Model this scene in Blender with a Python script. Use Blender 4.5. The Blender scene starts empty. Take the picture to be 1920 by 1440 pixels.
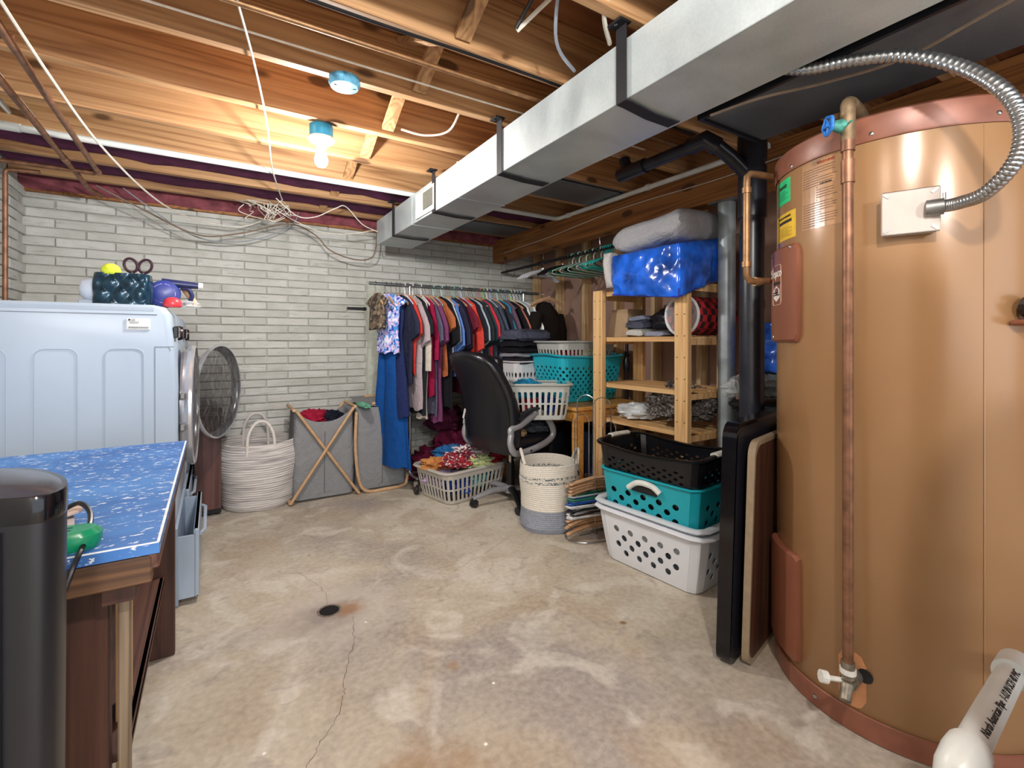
import bpy, bmesh, math, random
from math import sin, cos, pi, radians
from mathutils import Vector, Matrix, noise
R = random.Random(7)
S = bpy.context.scene
COL = S.collection

# ------------------------------------------------------------------ camera, world, lights, exposure
cd = bpy.data.cameras.new('camera'); cam = bpy.data.objects.new('camera', cd); COL.objects.link(cam)
cam.location = (0, 0, 1.15); cam.rotation_euler = (pi / 2, 0, -math.atan(560 / 898))
cd.sensor_width = 36; cd.lens = 36 * 898 / 1920; cd.shift_y = -80 / 1920; cd.clip_start = .02
S.camera = cam
w = bpy.data.worlds.new('world'); S.world = w; w.use_nodes = True
w.node_tree.nodes['Background'].inputs[0].default_value = (.86, .93, 1, 1)
w.node_tree.nodes['Background'].inputs[1].default_value = .95
S.view_settings.view_transform = 'Standard'; S.view_settings.look = 'None'
S.view_settings.gamma = 1; S.view_settings.use_curve_mapping = False
S.view_settings.exposure = 1.3

def lamp(name, loc, power, col, rad):
    l = bpy.data.lights.new(name, 'POINT'); l.energy = power; l.color = col; l.shadow_soft_size = rad
    o = bpy.data.objects.new(name, l); COL.objects.link(o); o.location = loc; return o
lamp('bulb_light', (.426, 2.36, 1.93), 24, (1, .97, .93), .035)
lamp('rear_bulb_light', (.33, -.18, 2.05), 31, (1, .97, .94), .04)
lamp('far_rear_fill_light', (-.1, -1.9, 1.95), 66, (1, .98, .96), .12)  # added fill lamp far behind the camera, evens out the room
lamp('side_fill_light', (-.55, .25, 2.08), 7, (1, .95, .88), .08)  # weak fill lamp added out of view on the left

# ------------------------------------------------------------------ materials
def _nt(name):
    m = bpy.data.materials.new(name); m.use_nodes = True
    nt = m.node_tree; return m, nt, nt.nodes['Principled BSDF']
def N(nt, t, **k):
    n = nt.nodes.new(t)
    for a, b in k.items():
        if a in n.inputs: n.inputs[a].default_value = b
        else: setattr(n, a, b)
    return n
def coords(nt, scale=(1, 1, 1), rnd=True):
    tc = N(nt, 'ShaderNodeTexCoord'); mp = N(nt, 'ShaderNodeMapping'); mp.inputs['Scale'].default_value = scale
    if rnd:
        oi = N(nt, 'ShaderNodeObjectInfo'); mu = N(nt, 'ShaderNodeMath', operation='MULTIPLY'); mu.inputs[1].default_value = 37.
        nt.links.new(oi.outputs['Random'], mu.inputs[0])
        ad = N(nt, 'ShaderNodeVectorMath', operation='ADD'); nt.links.new(tc.outputs['Object'], ad.inputs[0]); nt.links.new(mu.outputs[0], ad.inputs[1])
        nt.links.new(ad.outputs[0], mp.inputs[0])
    else: nt.links.new(tc.outputs['Object'], mp.inputs[0])
    return mp.outputs[0]
def ramp(nt, fac, stops):
    r = N(nt, 'ShaderNodeValToRGB'); nt.links.new(fac, r.inputs[0]); e = r.color_ramp.elements
    while len(e) < len(stops): e.new(.5)
    for x, (p, c) in zip(e, stops): x.position = p; x.color = (*c[:3], 1)
    return r.outputs[0]
def mixc(nt, fac, a, b, mode='MIX'):
    n = N(nt, 'ShaderNodeMix', data_type='RGBA', blend_type=mode)
    for s, v in ((0, fac), (6, a), (7, b)):
        if hasattr(v, 'links'): nt.links.new(v, n.inputs[s])
        elif s == 0: n.inputs[0].default_value = v
        else: n.inputs[s].default_value = (*v, 1)
    return n.outputs[2]
def bump(nt, bs, h, strength=.3, dist=.01):
    b = N(nt, 'ShaderNodeBump'); b.inputs['Strength'].default_value = strength; b.inputs['Distance'].default_value = dist
    nt.links.new(h, b.inputs['Height']); nt.links.new(b.outputs[0], bs.inputs['Normal'])
def sc(h):
    h = h.lstrip('#'); v = [int(h[i:i + 2], 16) / 255 for i in (0, 2, 4)]
    return tuple(x / 12.92 if x <= .04045 else ((x + .055) / 1.055) ** 2.4 for x in v)
def mul(c, k): return tuple(min(1, x * k) for x in c)
_mc = {}
def plain(col, rough=.5, metal=0., var=.12, scale=30, bmp=.0, trans=0., alpha=1., sheen=0, name=None, spec=None):
    key = (col, rough, metal, var, scale, bmp, trans, alpha, sheen)
    if key in _mc: return _mc[key]
    c = sc(col) if isinstance(col, str) else col
    m, nt, bs = _nt(name or 'surface')
    no = N(nt, 'ShaderNodeTexNoise', Scale=scale, Detail=3); nt.links.new(coords(nt, rnd=False), no.inputs[0])
    nt.links.new(ramp(nt, no.outputs[0], [(.3, mul(c, 1 - var)), (.7, mul(c, 1 + var))]), bs.inputs['Base Color'])
    bs.inputs['Roughness'].default_value = rough; bs.inputs['Metallic'].default_value = metal
    bs.inputs['Transmission Weight'].default_value = trans; bs.inputs['Alpha'].default_value = alpha
    if sheen: bs.inputs['Sheen Weight'].default_value = sheen
    if spec is not None: bs.inputs['Specular IOR Level'].default_value = spec
    if bmp: bump(nt, bs, no.outputs[0], bmp, .01)
    _mc[key] = m; return m
def fabric(col, var=.15, fine=160, rough=.9, wr=.5):
    key = ('f', col, var, fine, wr)
    if key in _mc: return _mc[key]
    c = sc(col); m, nt, bs = _nt('fabric'); co = coords(nt)
    no = N(nt, 'ShaderNodeTexNoise', Scale=fine, Detail=2); nt.links.new(co, no.inputs[0])
    n2 = N(nt, 'ShaderNodeTexNoise', Scale=9, Detail=3, Distortion=1.2); nt.links.new(co, n2.inputs[0])
    nt.links.new(ramp(nt, no.outputs[0], [(.3, mul(c, 1 - var)), (.7, mul(c, 1 + var))]), bs.inputs['Base Color'])
    bs.inputs['Roughness'].default_value = rough; bs.inputs['Specular IOR Level'].default_value = .2
    bump(nt, bs, n2.outputs[0], wr, .03); _mc[key] = m; return m
def spots(base, cols, scale=20, rough=.85, edge=.5):
    key = ('s', base, tuple(cols), scale)
    if key in _mc: return _mc[key]
    m, nt, bs = _nt('print'); co = coords(nt)
    v = N(nt, 'ShaderNodeTexVoronoi', Scale=scale); nt.links.new(co, v.inputs['Vector'])
    s = N(nt, 'ShaderNodeSeparateColor'); nt.links.new(v.outputs['Color'], s.inputs[0])
    n = len(cols) + 1; st = [(0, sc(base))] + [((i + 1) * .8 / n + .1, sc(c)) for i, c in enumerate(cols)]
    r = N(nt, 'ShaderNodeValToRGB'); r.color_ramp.interpolation = 'CONSTANT'; e = r.color_ramp.elements
    while len(e) < len(st): e.new(.5)
    for x, (p, c) in zip(e, st): x.position = p; x.color = (*c, 1)
    nt.links.new(s.outputs[0], r.inputs[0]); nt.links.new(r.outputs[0], bs.inputs['Base Color'])
    bs.inputs['Roughness'].default_value = rough; _mc[key] = m; return m
def mixt(a, b, t): return tuple(x * (1 - t) + y * t for x, y in zip(a, b))
def wood(dark, mid, light, axis=0, sc_=1., rough=.6, knots=True, rings=7, name='wood'):
    m, nt, bs = _nt(name)
    st = [11., 11., 11.]; st[axis] = .5; st = [x * sc_ for x in st]
    co = coords(nt, st)
    n1 = N(nt, 'ShaderNodeTexNoise', Scale=.55, Detail=2, Distortion=.4); nt.links.new(co, n1.inputs[0])
    mu = N(nt, 'ShaderNodeMath', operation='MULTIPLY'); mu.inputs[1].default_value = rings * 3.2; nt.links.new(n1.outputs[0], mu.inputs[0])
    si = N(nt, 'ShaderNodeMath', operation='SINE'); 
    m2 = N(nt, 'ShaderNodeMath', operation='MULTIPLY'); m2.inputs[1].default_value = 4.2; nt.links.new(mu.outputs[0], m2.inputs[0]); nt.links.new(m2.outputs[0], si.inputs[0])
    ma = N(nt, 'ShaderNodeMath', operation='MULTIPLY_ADD'); ma.inputs[1].default_value = .5; ma.inputs[2].default_value = .5; nt.links.new(si.outputs[0], ma.inputs[0])
    c = ramp(nt, ma.outputs[0], [(0, mixt(dark, mid, .25)), (.25, mid), (1, mixt(mid, light, .75))])
    fi = [70., 70., 70.]; fi[axis] = 1.6; co2 = coords(nt, [x * sc_ for x in fi])
    n2 = N(nt, 'ShaderNodeTexNoise', Scale=1.5, Detail=3); nt.links.new(co2, n2.inputs[0])
    c = mixc(nt, .35, c, ramp(nt, n2.outputs[0], [(.3, mul(dark, .9)), (.7, light)]))
    if knots:
        ks = [6., 6., 6.]; ks[axis] = 2.6; co3 = coords(nt, ks)
        v = N(nt, 'ShaderNodeTexVoronoi', Scale=1.); nt.links.new(co3, v.inputs['Vector'])
        c = mixc(nt, ramp(nt, v.outputs['Distance'], [(.11, (.85,) * 3), (.16, (0, 0, 0))]), c, mul(dark, .30))
    nt.links.new(c, bs.inputs['Base Color']); bs.inputs['Roughness'].default_value = rough
    bump(nt, bs, n2.outputs[0], .25, .004); return m
M = {}
M['joist'] = wood(sc('875c3a'), sc('b08358'), sc('caa072'), 0)
M['joist_y'] = wood(sc('875c3a'), sc('b08358'), sc('caa072'), 1)
M['beam'] = wood(sc('6e421f'), sc('96602f'), sc('b0773f'), 1)
M['stud'] = wood(sc('b08a5e'), sc('d0ab7c'), sc('e4c79a'), 2, knots=False)
M['pine_z'] = wood(sc('bd8e5a'), sc('dcae74'), sc('ecc690'), 2, knots=False, rings=4)
M['pine_y'] = wood(sc('bd8e5a'), sc('dcae74'), sc('ecc690'), 1, knots=False, rings=4)
M['table_wood'] = wood(sc('b87a34'), sc('d4974a'), sc('e2ab62'), 1, knots=False, rings=3, rough=.4)
M['ply'] = wood(sc('704428'), sc('8f5c38'), sc('a06a44'), 0, knots=False, sc_=.5)
M['darkwood'] = wood(sc('2e1a14'), sc('452a20'), sc('5c3a2c'), 2, knots=False, rings=4)
M['darkwood_y'] = wood(sc('3a221c'), sc('54362c'), sc('6e4a3c'), 1, knots=False, rings=4)
M['edge_wood'] = wood(sc('34221a'), sc('573c28'), sc('77563a'), 0, knots=True, rings=5)
M['dirtywood'] = wood(sc('5c4a3a'), sc('7c6a56'), sc('98866e'), 2, knots=False)
M['hangwood'] = plain('c8a07c', .45, var=.15)
M['bamboo'] = plain('c4a07a', .5, var=.12)
M['veneer'] = wood(sc('35190f'), sc('4d2a1c'), sc('66402a'), 2, knots=False)
M['cabinet'] = wood(sc('3c221e'), sc('583834'), sc('6b4742'), 2, knots=False, rings=3, rough=.4)
M['steel'] = plain('8f979b', .38, .9, .18, 14, .05)
M['chrome'] = plain('c8c8cc', .2, 1., .05)
M['dullmetal'] = plain('8a8a88', .45, .8, .25, 20)
M['copper'] = plain('865f48', .45, .5, .35, 25)
M['brass'] = plain('94704e', .45, .6, .25, 30)
M['white'] = plain('a9bacd', .35, 0, .02, 5)
M['plug'] = plain('16161a', .4)
M['black'] = plain('15151a', .35, 0, .1)
M['blackgloss'] = plain('0c0c12', .12, 0, .1)
M['blackpipe'] = plain('20222c', .3, 0, .35, 12)
M['leather'] = plain('17171d', .3, 0, .2, 60, .12)
M['silver'] = plain('9b9ca2', .4, .35, .05)
M['pvc'] = plain('d8dcd8', .35, 0, .08, 12)
M['ivory'] = plain('c0b3aa', .5, 0, .04)
M['tank'] = plain('9c7651', .24, .08, .05, 3, spec=.6)
M['tankband'] = plain('8a5643', .38, .1, .15, 16)
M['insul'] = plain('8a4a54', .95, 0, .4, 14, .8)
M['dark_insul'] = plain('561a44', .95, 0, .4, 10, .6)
M['board'] = plain('ab8a7c', .85, 0, .10, 5)
M['grey_fabric'] = fabric('87898c', .12, 200)
M['blanket'] = fabric('a2a2a6', .16, 200)
M['mortar'] = plain('bcbdb5', .95, 0, .12, 14, .4)

def m_galv(name, lo, hi):
    m, nt, bs = _nt(name); co = coords(nt, (1, 1, 1), False)
    v = N(nt, 'ShaderNodeTexNoise', Scale=3.2, Detail=6, Distortion=.6); nt.links.new(co, v.inputs[0])
    f = N(nt, 'ShaderNodeTexNoise', Scale=140, Detail=2); nt.links.new(co, f.inputs[0])
    c = mixc(nt, .25, ramp(nt, v.outputs[0], [(.35, lo), (.62, hi)]), ramp(nt, f.outputs[0], [(.3, lo), (.75, hi)]))
    nt.links.new(c, bs.inputs['Base Color']); bs.inputs['Metallic'].default_value = .25
    nt.links.new(ramp(nt, v.outputs[0], [(.3, (.3,) * 3), (.7, (.5,) * 3)]), bs.inputs['Roughness']); return m
M['galv'] = m_galv('galvanised', sc('a8b2b6'), sc('ccd6d8'))
M['galvdark'] = m_galv('galvanised_dark', sc('565d66'), sc('737a80'))

def m_brick():
    m, nt, bs = _nt('painted_brick'); co = coords(nt, (1, 1, 1)); g = coords(nt, (6, 6, 60))
    a = N(nt, 'ShaderNodeTexNoise', Scale=1.2, Detail=5, Roughness=.7); nt.links.new(g, a.inputs[0])
    b = N(nt, 'ShaderNodeTexNoise', Scale=5, Detail=3); nt.links.new(co, b.inputs[0])
    c = ramp(nt, b.outputs[0], [(.3, sc('c6c7c0')), (.7, sc('dddedb'))])
    c = mixc(nt, ramp(nt, a.outputs[0], [(.30, (.7,) * 3), (.42, (0, 0, 0))]), c, sc('96948d'))
    oi = N(nt, 'ShaderNodeObjectInfo'); c = mixc(nt, 1, c, ramp(nt, oi.outputs['Random'], [(0, (.88, .88, .87)), (1, (1, 1, 1))]), 'MULTIPLY')
    nt.links.new(c, bs.inputs['Base Color']); bs.inputs['Roughness'].default_value = .9
    bump(nt, bs, a.outputs[0], .7, .012); return m
M['brick'] = m_brick()
def m_floor():
    m, nt, bs = _nt('concrete'); co = coords(nt, (1, 1, 1), False)
    def no(s, d=4, dis=0., src=co):
        n = N(nt, 'ShaderNodeTexNoise', Scale=s, Detail=d, Distortion=dis); nt.links.new(src, n.inputs[0]); return n.outputs[0]
    c = ramp(nt, no(1.1, 5, .5), [(.36, sc('99908c')), (.5, sc('beb39e')), (.62, sc('dad2c2'))])
    c = mixc(nt, ramp(nt, no(2.7, 5, .8), [(.5, (0,) * 3), (.66, (.6,) * 3)]), c, sc('a58c70'))
    c = mixc(nt, ramp(nt, no(3.3, 5, 1.5), [(.53, (0,) * 3), (.64, (.6,) * 3)]), c, sc('e2ddd2'))
    c = mixc(nt, ramp(nt, no(8, 6, 1), [(.57, (0,) * 3), (.68, (.5,) * 3)]), c, sc('8d8078'))
    c = mixc(nt, .3, c, ramp(nt, no(45, 6), [(.3, sc('8f8678')), (.7, sc('d8cfc0'))]))
    # stained ring worn around the drain, and rust beside it
    def spot(x, y, r, ax=1., rot=0., wob=.35):
        mp = N(nt, 'ShaderNodeMapping', vector_type='TEXTURE'); mp.inputs['Location'].default_value = (x, y, 0); mp.inputs['Rotation'].default_value = (0, 0, rot)
        mp.inputs['Scale'].default_value = (r * ax, r, 1); nt.links.new(co, mp.inputs[0])
        ln = N(nt, 'ShaderNodeVectorMath', operation='LENGTH'); nt.links.new(mp.outputs[0], ln.inputs[0])
        ad = N(nt, 'ShaderNodeMath', operation='MULTIPLY_ADD'); nt.links.new(no(14, 5), ad.inputs[0]); ad.inputs[1].default_value = wob * 4; nt.links.new(ln.outputs[1], ad.inputs[2])
        sb = N(nt, 'ShaderNodeMath', operation='SUBTRACT'); nt.links.new(ad.outputs[0], sb.inputs[0]); sb.inputs[1].default_value = wob * 2; return sb.outputs[0]
    c = mixc(nt, ramp(nt, spot(.42, 2.13, .30, 1.2), [(.2, (.7,) * 3), (1., (0,) * 3)]), c, sc('c9c1b8'))
    c = mixc(nt, ramp(nt, spot(.40, 2.11, .15, 1.3, .1), [(.1, (.75,) * 3), (1., (0,) * 3)]), c, sc('75675d'))
    c = mixc(nt, ramp(nt, spot(.50, 2.12, .07, 1.3), [(.3, (.7,) * 3), (1., (0,) * 3)]), c, sc('9a6a3c'))
    c = mixc(nt, ramp(nt, spot(.72, 1.55, .035), [(.3, (.5,) * 3), (1., (0,) * 3)]), c, sc('a07848'))
    c = mixc(nt, ramp(nt, spot(1.42, 1.42, .02), [(.3, (.9,) * 3), (1., (0,) * 3)]), c, sc('7d5c28'))
    c = mixc(nt, ramp(nt, spot(.45, 1.15, .2, 1, .5), [(.3, (.5,) * 3), (1., (0,) * 3)]), c, sc('9a7650'))
    nt.links.new(c, bs.inputs['Base Color']); bs.inputs['Roughness'].default_value = .7
    bump(nt, bs, no(60, 6), .25, .004); return m
M['floor'] = m_floor()
def m_blue():
    m, nt, bs = _nt('chipped_blue_paint'); co = coords(nt, (8, 15, 15), False)
    a = N(nt, 'ShaderNodeTexNoise', Scale=4.2, Detail=7, Roughness=.7, Distortion=.3); nt.links.new(co, a.inputs[0])
    b = N(nt, 'ShaderNodeTexNoise', Scale=.5, Detail=2); nt.links.new(co, b.inputs[0])
    c = ramp(nt, b.outputs[0], [(.3, sc('2f62a8')), (.7, sc('4a82c6'))])
    c = mixc(nt, ramp(nt, a.outputs[0], [(.585, (0,) * 3), (.60, (1,) * 3)]), c, sc('dfe6ec'))
    nt.links.new(c, bs.inputs['Base Color']); bs.inputs['Roughness'].default_value = .55; return m
M['blue'] = m_blue()
def m_fur():
    m, nt, bs = _nt('fur'); co = coords(nt)
    a = N(nt, 'ShaderNodeTexNoise', Scale=28, Detail=6, Distortion=2.5, Roughness=.75); nt.links.new(co, a.inputs[0])
    nt.links.new(ramp(nt, a.outputs[0], [(.4, sc('2e2622')), (.5, sc('6e625c')), (.6, sc('d0cac6'))]), bs.inputs['Base Color'])
    bs.inputs['Roughness'].default_value = .95; bump(nt, bs, a.outputs[0], 1., .03); return m
M['fur'] = m_fur()
def m_clear(name, col, tr=.85, rough=.12):
    m, nt, bs = _nt(name); bs.inputs['Base Color'].default_value = (*col, 1); bs.inputs['Transmission Weight'].default_value = 0
    bs.inputs['Roughness'].default_value = rough; bs.inputs['Alpha'].default_value = 1 - tr
    n = N(nt, 'ShaderNodeTexNoise', Scale=12, Detail=3, Distortion=1.); nt.links.new(coords(nt), n.inputs[0]); bump(nt, bs, n.outputs[0], .8, .03)
    return m
M['smoked'] = m_clear('smoked_glass', (.03, .028, .03), .30, .05)
M['clearbag'] = m_clear('clear_plastic', (.8, .85, .85), .72)
M['bluebag'] = m_clear('blue_plastic', (.015, .11, .62), .12, .2)
def emis(name, col, s):
    m, nt, bs = _nt(name); bs.inputs['Emission Color'].default_value = (*col, 1); bs.inputs['Emission Strength'].default_value = s; return m

# ------------------------------------------------------------------ mesh helper
class MB:
    def __init__(s): s.v = []; s.f = []
    def add(s, vs, fs):
        k = len(s.v); s.v += [tuple(p) for p in vs]; s.f += [tuple(i + k for i in f) for f in fs]; return s
    def box(s, c, d, rz=0, bev=0, rot=None):
        x, y, z = [q / 2 for q in d]
        if bev:
            b = min(bev, x * .95, y * .95, z * .95); pts = []
            for zz, o in ((-z, b), (-z + b, 0), (z - b, 0), (z, b)):
                pts.append([(sx * (x - max(o, 0) - (b if q == 0 else 0)), sy * (y - o - (b if q else 0)), zz) for sx, sy, q in ((-1, -1, 1), (-1, -1, 0), (1, -1, 0), (1, -1, 1), (1, 1, 1), (1, 1, 0), (-1, 1, 0), (-1, 1, 1))])
            vs = [p for r in pts for p in r]; n = 8
            fs = [tuple(range(7, -1, -1)), tuple(range(24, 32))] + [(i * n + j, i * n + (j + 1) % n, (i + 1) * n + (j + 1) % n, (i + 1) * n + j) for i in range(3) for j in range(n)]
        else:
            vs = [(a * x, b_ * y, e * z) for e in (-1, 1) for a, b_ in ((-1, -1), (1, -1), (1, 1), (-1, 1))]
            fs = [(3, 2, 1, 0), (4, 5, 6, 7), (0, 1, 5, 4), (1, 2, 6, 5), (2, 3, 7, 6), (3, 0, 4, 7)]
        m = (rot or Matrix.Rotation(rz, 3, 'Z')); cc = Vector(c)
        return s.add([m @ Vector(p) + cc for p in vs], fs)
    def loft(s, rings, cap=(1, 1), closed=True):
        n = len(rings[0]); vs = [p for r in rings for p in r]; fs = []
        for i in range(len(rings) - 1):
            for j in range(n if closed else n - 1):
                fs.append((i * n + j, i * n + (j + 1) % n, (i + 1) * n + (j + 1) % n, (i + 1) * n + j))
        if closed and cap[0]: fs.append(tuple(range(n - 1, -1, -1)))
        if closed and cap[1]: fs.append(tuple(range((len(rings) - 1) * n, len(rings) * n)))
        return s.add(vs, fs)
    def tube(s, pts, r, n=8, closed=False, flat=None, up=None):
        P = [Vector(p) for p in pts]; L = len(P); rings = []; prev = None
        for i, p in enumerate(P):
            if closed: t = P[(i + 1) % L] - P[i - 1]
            else: t = P[min(i + 1, L - 1)] - P[max(i - 1, 0)]
            if t.length < 1e-9: t = Vector((0, 0, 1))
            t.normalize()
            if up is not None: a = Vector(up)
            elif prev is None: a = Vector((0, 0, 1)) if abs(t.z) < .9 else Vector((1, 0, 0))
            else: a = prev
            a = a - t * a.dot(t)
            if a.length < 1e-6: a = Vector((1, 0, 0)) - t * t.x
            a.normalize(); prev = a; b = t.cross(a)
            rr = r[i] if isinstance(r, (list, tuple)) else r
            fa, fb = flat or (1, 1)
            rings.append([p + a * (cos(2 * pi * k / n) * rr * fa) + b * (sin(2 * pi * k / n) * rr * fb) for k in range(n)])
        if closed: rings.append(rings[0]); return s.loft(rings, (0, 0))
        return s.loft(rings)
    def lathe(s, prof, c=(0, 0, 0), n=32, cap=(1, 1), axis='Z'):
        rings = []
        for r, z in prof:
            ring = []
            for k in range(n):
                a = 2 * pi * k / n; p = (r * cos(a), r * sin(a), z)
                if axis == 'X': p = (z, r * cos(a), r * sin(a))
                if axis == 'Y': p = (r * sin(a), z, r * cos(a))
                ring.append((p[0] + c[0], p[1] + c[1], p[2] + c[2]))
            rings.append(ring)
        return s.loft(rings, cap)
    def xf(s, m, k=0):
        s.v[k:] = [tuple(m @ Vector(p)) for p in s.v[k:]]; return s
    def build(s, name, mat, parent=None, world=False, smooth=False, sub=0, sol=0, origin=None):
        off = Vector((0, 0, 0))
        if world:
            if parent is not None:
                q = parent
                while q is not None: off += q.location; q = q.parent
            else:
                if origin is None:
                    xs = [p[0] for p in s.v]; ys = [p[1] for p in s.v]; zs = [p[2] for p in s.v]
                    origin = ((min(xs) + max(xs)) / 2, (min(ys) + max(ys)) / 2, min(zs))
                off = Vector(origin)
        me = bpy.data.meshes.new(name); me.from_pydata([tuple(Vector(p) - off) for p in s.v], [], s.f)
        if sub != 'raw':
            b = bmesh.new(); b.from_mesh(me); bmesh.ops.recalc_face_normals(b, faces=b.faces); b.to_mesh(me); b.free()
        if smooth:
            me.polygons.foreach_set('use_smooth', [True] * len(me.polygons))
            try: me.set_sharp_from_angle(angle=radians(smooth if smooth > 1 else 40))
            except Exception: pass
        me.materials.append(mat); me.update()
        o = bpy.data.objects.new(name, me); COL.objects.link(o)
        if world and parent is None: o.location = off
        if parent is not None: o.parent = parent
        if sol: md = o.modifiers.new('thickness', 'SOLIDIFY'); md.thickness = sol; md.offset = 0
        if sub and sub != 'raw': md = o.modifiers.new('smooth', 'SUBSURF'); md.levels = sub; md.render_levels = sub
        return o
def tag(o, label, cat, group=None):
    o['label'] = label; o['category'] = cat
    if group: o['group'] = group
    return o
def thing(name, label, cat, loc=(0, 0, 0), rz=0, group=None):
    o = bpy.data.objects.new(name, None); COL.objects.link(o); o.empty_display_size = .05
    o.location = loc; o.rotation_euler = (0, 0, rz); return tag(o, label, cat, group)
def struct(o): o['kind'] = 'structure'; return o
def lab(o, t): o['label'] = t; return o
def inst(src, parent, loc, rot=(0, 0, 0)):
    o = src.copy(); COL.objects.link(o); o.parent = parent; o.location = loc; o.rotation_euler = rot; return o
def spline(pts, k=8):
    P = [Vector(p) for p in pts]; out = []
    for i in range(len(P) - 1):
        a, b, c, d = P[max(i - 1, 0)], P[i], P[i + 1], P[min(i + 2, len(P) - 1)]
        for j in range(k):
            t = j / k
            out.append(.5 * ((2 * b) + (c - a) * t + (2 * a - 5 * b + 4 * c - d) * t * t + (3 * b - a - 3 * c + d) * t ** 3))
    out.append(P[-1]); return out
def text(body, size, mat, parent, loc, rot, name='lettering', ext=.0006):
    cu = bpy.data.curves.new(name, 'FONT'); cu.body = body; cu.size = size; cu.extrude = ext; cu.align_x = 'CENTER'; cu.align_y = 'CENTER'
    tmp = bpy.data.objects.new('tmp', cu); COL.objects.link(tmp)
    dg = bpy.context.evaluated_depsgraph_get(); me = bpy.data.meshes.new_from_object(tmp.evaluated_get(dg))
    bpy.data.objects.remove(tmp); me.materials.clear(); me.materials.append(mat)
    o = bpy.data.objects.new(name, me); COL.objects.link(o)
    if parent is not None: o.parent = parent
    o.location = loc; o.rotation_euler = rot; return o
def rr_path(a, b, r, n=6):
    pts = []
    for cx, cy, a0 in ((a - r, b - r, 0), (-a + r, b - r, pi / 2), (-a + r, -b + r, pi), (a - r, -b + r, 3 * pi / 2)):
        for k in range(n + 1):
            t = a0 + pi / 2 * k / n; pts.append((cx + r * cos(t), cy + r * sin(t)))
    return pts
def resample(pts, n):
    P = [Vector(p) for p in pts] + [Vector(pts[0])]; L = [0]
    for i in range(len(P) - 1): L.append(L[-1] + (P[i + 1] - P[i]).length)
    out = []; j = 0
    for k in range(n):
        t = L[-1] * k / n
        while L[j + 1] < t: j += 1
        out.append(P[j].lerp(P[j + 1], (t - L[j]) / max(1e-9, L[j + 1] - L[j])))
    return out

# ================================================================== SETTING
XL, XR, YB, YF, ZJ, ZC = -1.02, 2.93, 4.2, -2.6, 2.15, 2.385
struct(MB().box(((XL + XR) / 2, (YB + YF) / 2, -.05), (XR - XL + .4, YB - YF + .4, .1)).build('floor', M['floor'], world=True, origin=(0, 0, 0)))
fl = bpy.data.objects['floor']
def hole_ring():
    m = MB(); m.lathe([(.040, .0012), (.046, .0015), (.050, .0008)], n=24, cap=(0, 0)); return m
dr = thing('floor_drain', 'small round open floor drain in the stained concrete', 'drain', (.42, 2.148, 0))
hole_ring().build('rim', plain('75695e', .9, 0, .4, 60), dr)
MB().lathe([(.0405, .0006), (.0, .0009)], n=24, cap=(0, 0)).build('opening', plain('050505', .9), dr)
ck = MB()
def crack(pts, wd):
    P = spline(pts, 7); rings = []
    for i, p in enumerate(P):
        t = (P[min(i + 1, len(P) - 1)] - P[max(i - 1, 0)]).normalized(); n_ = Vector((-t.y, t.x, 0)); j = Vector((R.uniform(-.006, .006), R.uniform(-.006, .006), 0))
        ww = wd * R.uniform(.4, 1.2); rings.append([p + j - n_ * ww + Vector((0, 0, .0006)), p + j + n_ * ww + Vector((0, 0, .0006))])
    ck.loft(rings, closed=False)
crack([(.5, 2.05, 0), (.47, 1.93, 0), (.45, 1.86, 0), (.40, 1.75, 0), (.37, 1.65, 0), (.345, 1.57, 0), (.30, 1.50, 0), (.25, 1.44, 0), (.2, 1.37, 0), (.12, 1.2, 0)], .0011)
crack([(.42, 2.2, 0), (.43, 2.32, 0), (.40, 2.45, 0), (.35, 2.6, 0)], .0008)
crack([(.95, 2.15, 0), (1.1, 2.22, 0), (1.3, 2.3, 0), (1.5, 2.42, 0)], .0007)
ck.build('floor_crack', plain('6a5a4c', .95), fl, world=True)
sp = MB()
for x, y in [(.53, 1.98), (.12, 1.5), (.06, 1.42), (.8, 1.4), (.5, 1.1), (.66, 1.2), (1.5, 2.7)]: sp.lathe([(.006, .0005), (.004, .0015), (0, .002)], (x, y, 0), 8, (1, 0))
sp.build('paint_fleck', plain('e8e6e0', .8), fl, world=True)

wb = struct(MB().box(((XL + XR) / 2, YB + .1, 1.06), (XR - XL + .4, .2, 2.12)).build('wall_back', M['mortar'], world=True, origin=((XL + XR) / 2, YB, 0)))
wl = struct(MB().box((XL - .1, (YB + YF) / 2, 1.19), (.2, YB - YF + .2, 2.38)).build('wall_left', M['mortar'], world=True, origin=(XL, (YB + YF) / 2, 0)))
wr = struct(MB().box((XR + .05, (YB + YF) / 2, 1.19), (.1, YB - YF + .2, 2.38)).build('wall_right', M['board'], world=True, origin=(XR, (YB + YF) / 2, 0)))
BL, BH, BT, J = .305, .0605, .018, .007
def brick_mesh(L):
    m = MB(); n = 6; x0 = -L / 2 + J / 2; x1 = L / 2 - J / 2; z0 = -BH / 2 + J / 2; z1 = BH / 2 - J / 2; b = .004
    ring = lambda y, o: [(x0 + o, y, z0 + o), (x1 - o, y, z0 + o), (x1 - o, y, z1 - o), (x0 + o, y, z1 - o)]
    m.loft([ring(0, 0), ring(-BT + b, 0), ring(-BT, b)], (0, 1)); return m
def brick_obj(L): 
    o = brick_mesh(L).build('brick', M['brick'], wb); return o
full = [brick_mesh(BL), brick_mesh(BL / 2)]
me_full = brick_mesh(BL).build('brick', M['brick'], wb)
cands = []
for r in range(35):
    z = .004 + BH * (r + .5); off = (BL / 2 if r % 2 else 0); x = XL - off + BL / 2
    while x < XR + BL / 2:
        cands.append((x + R.uniform(-.002, .002), z, r)); x += BL
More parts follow.
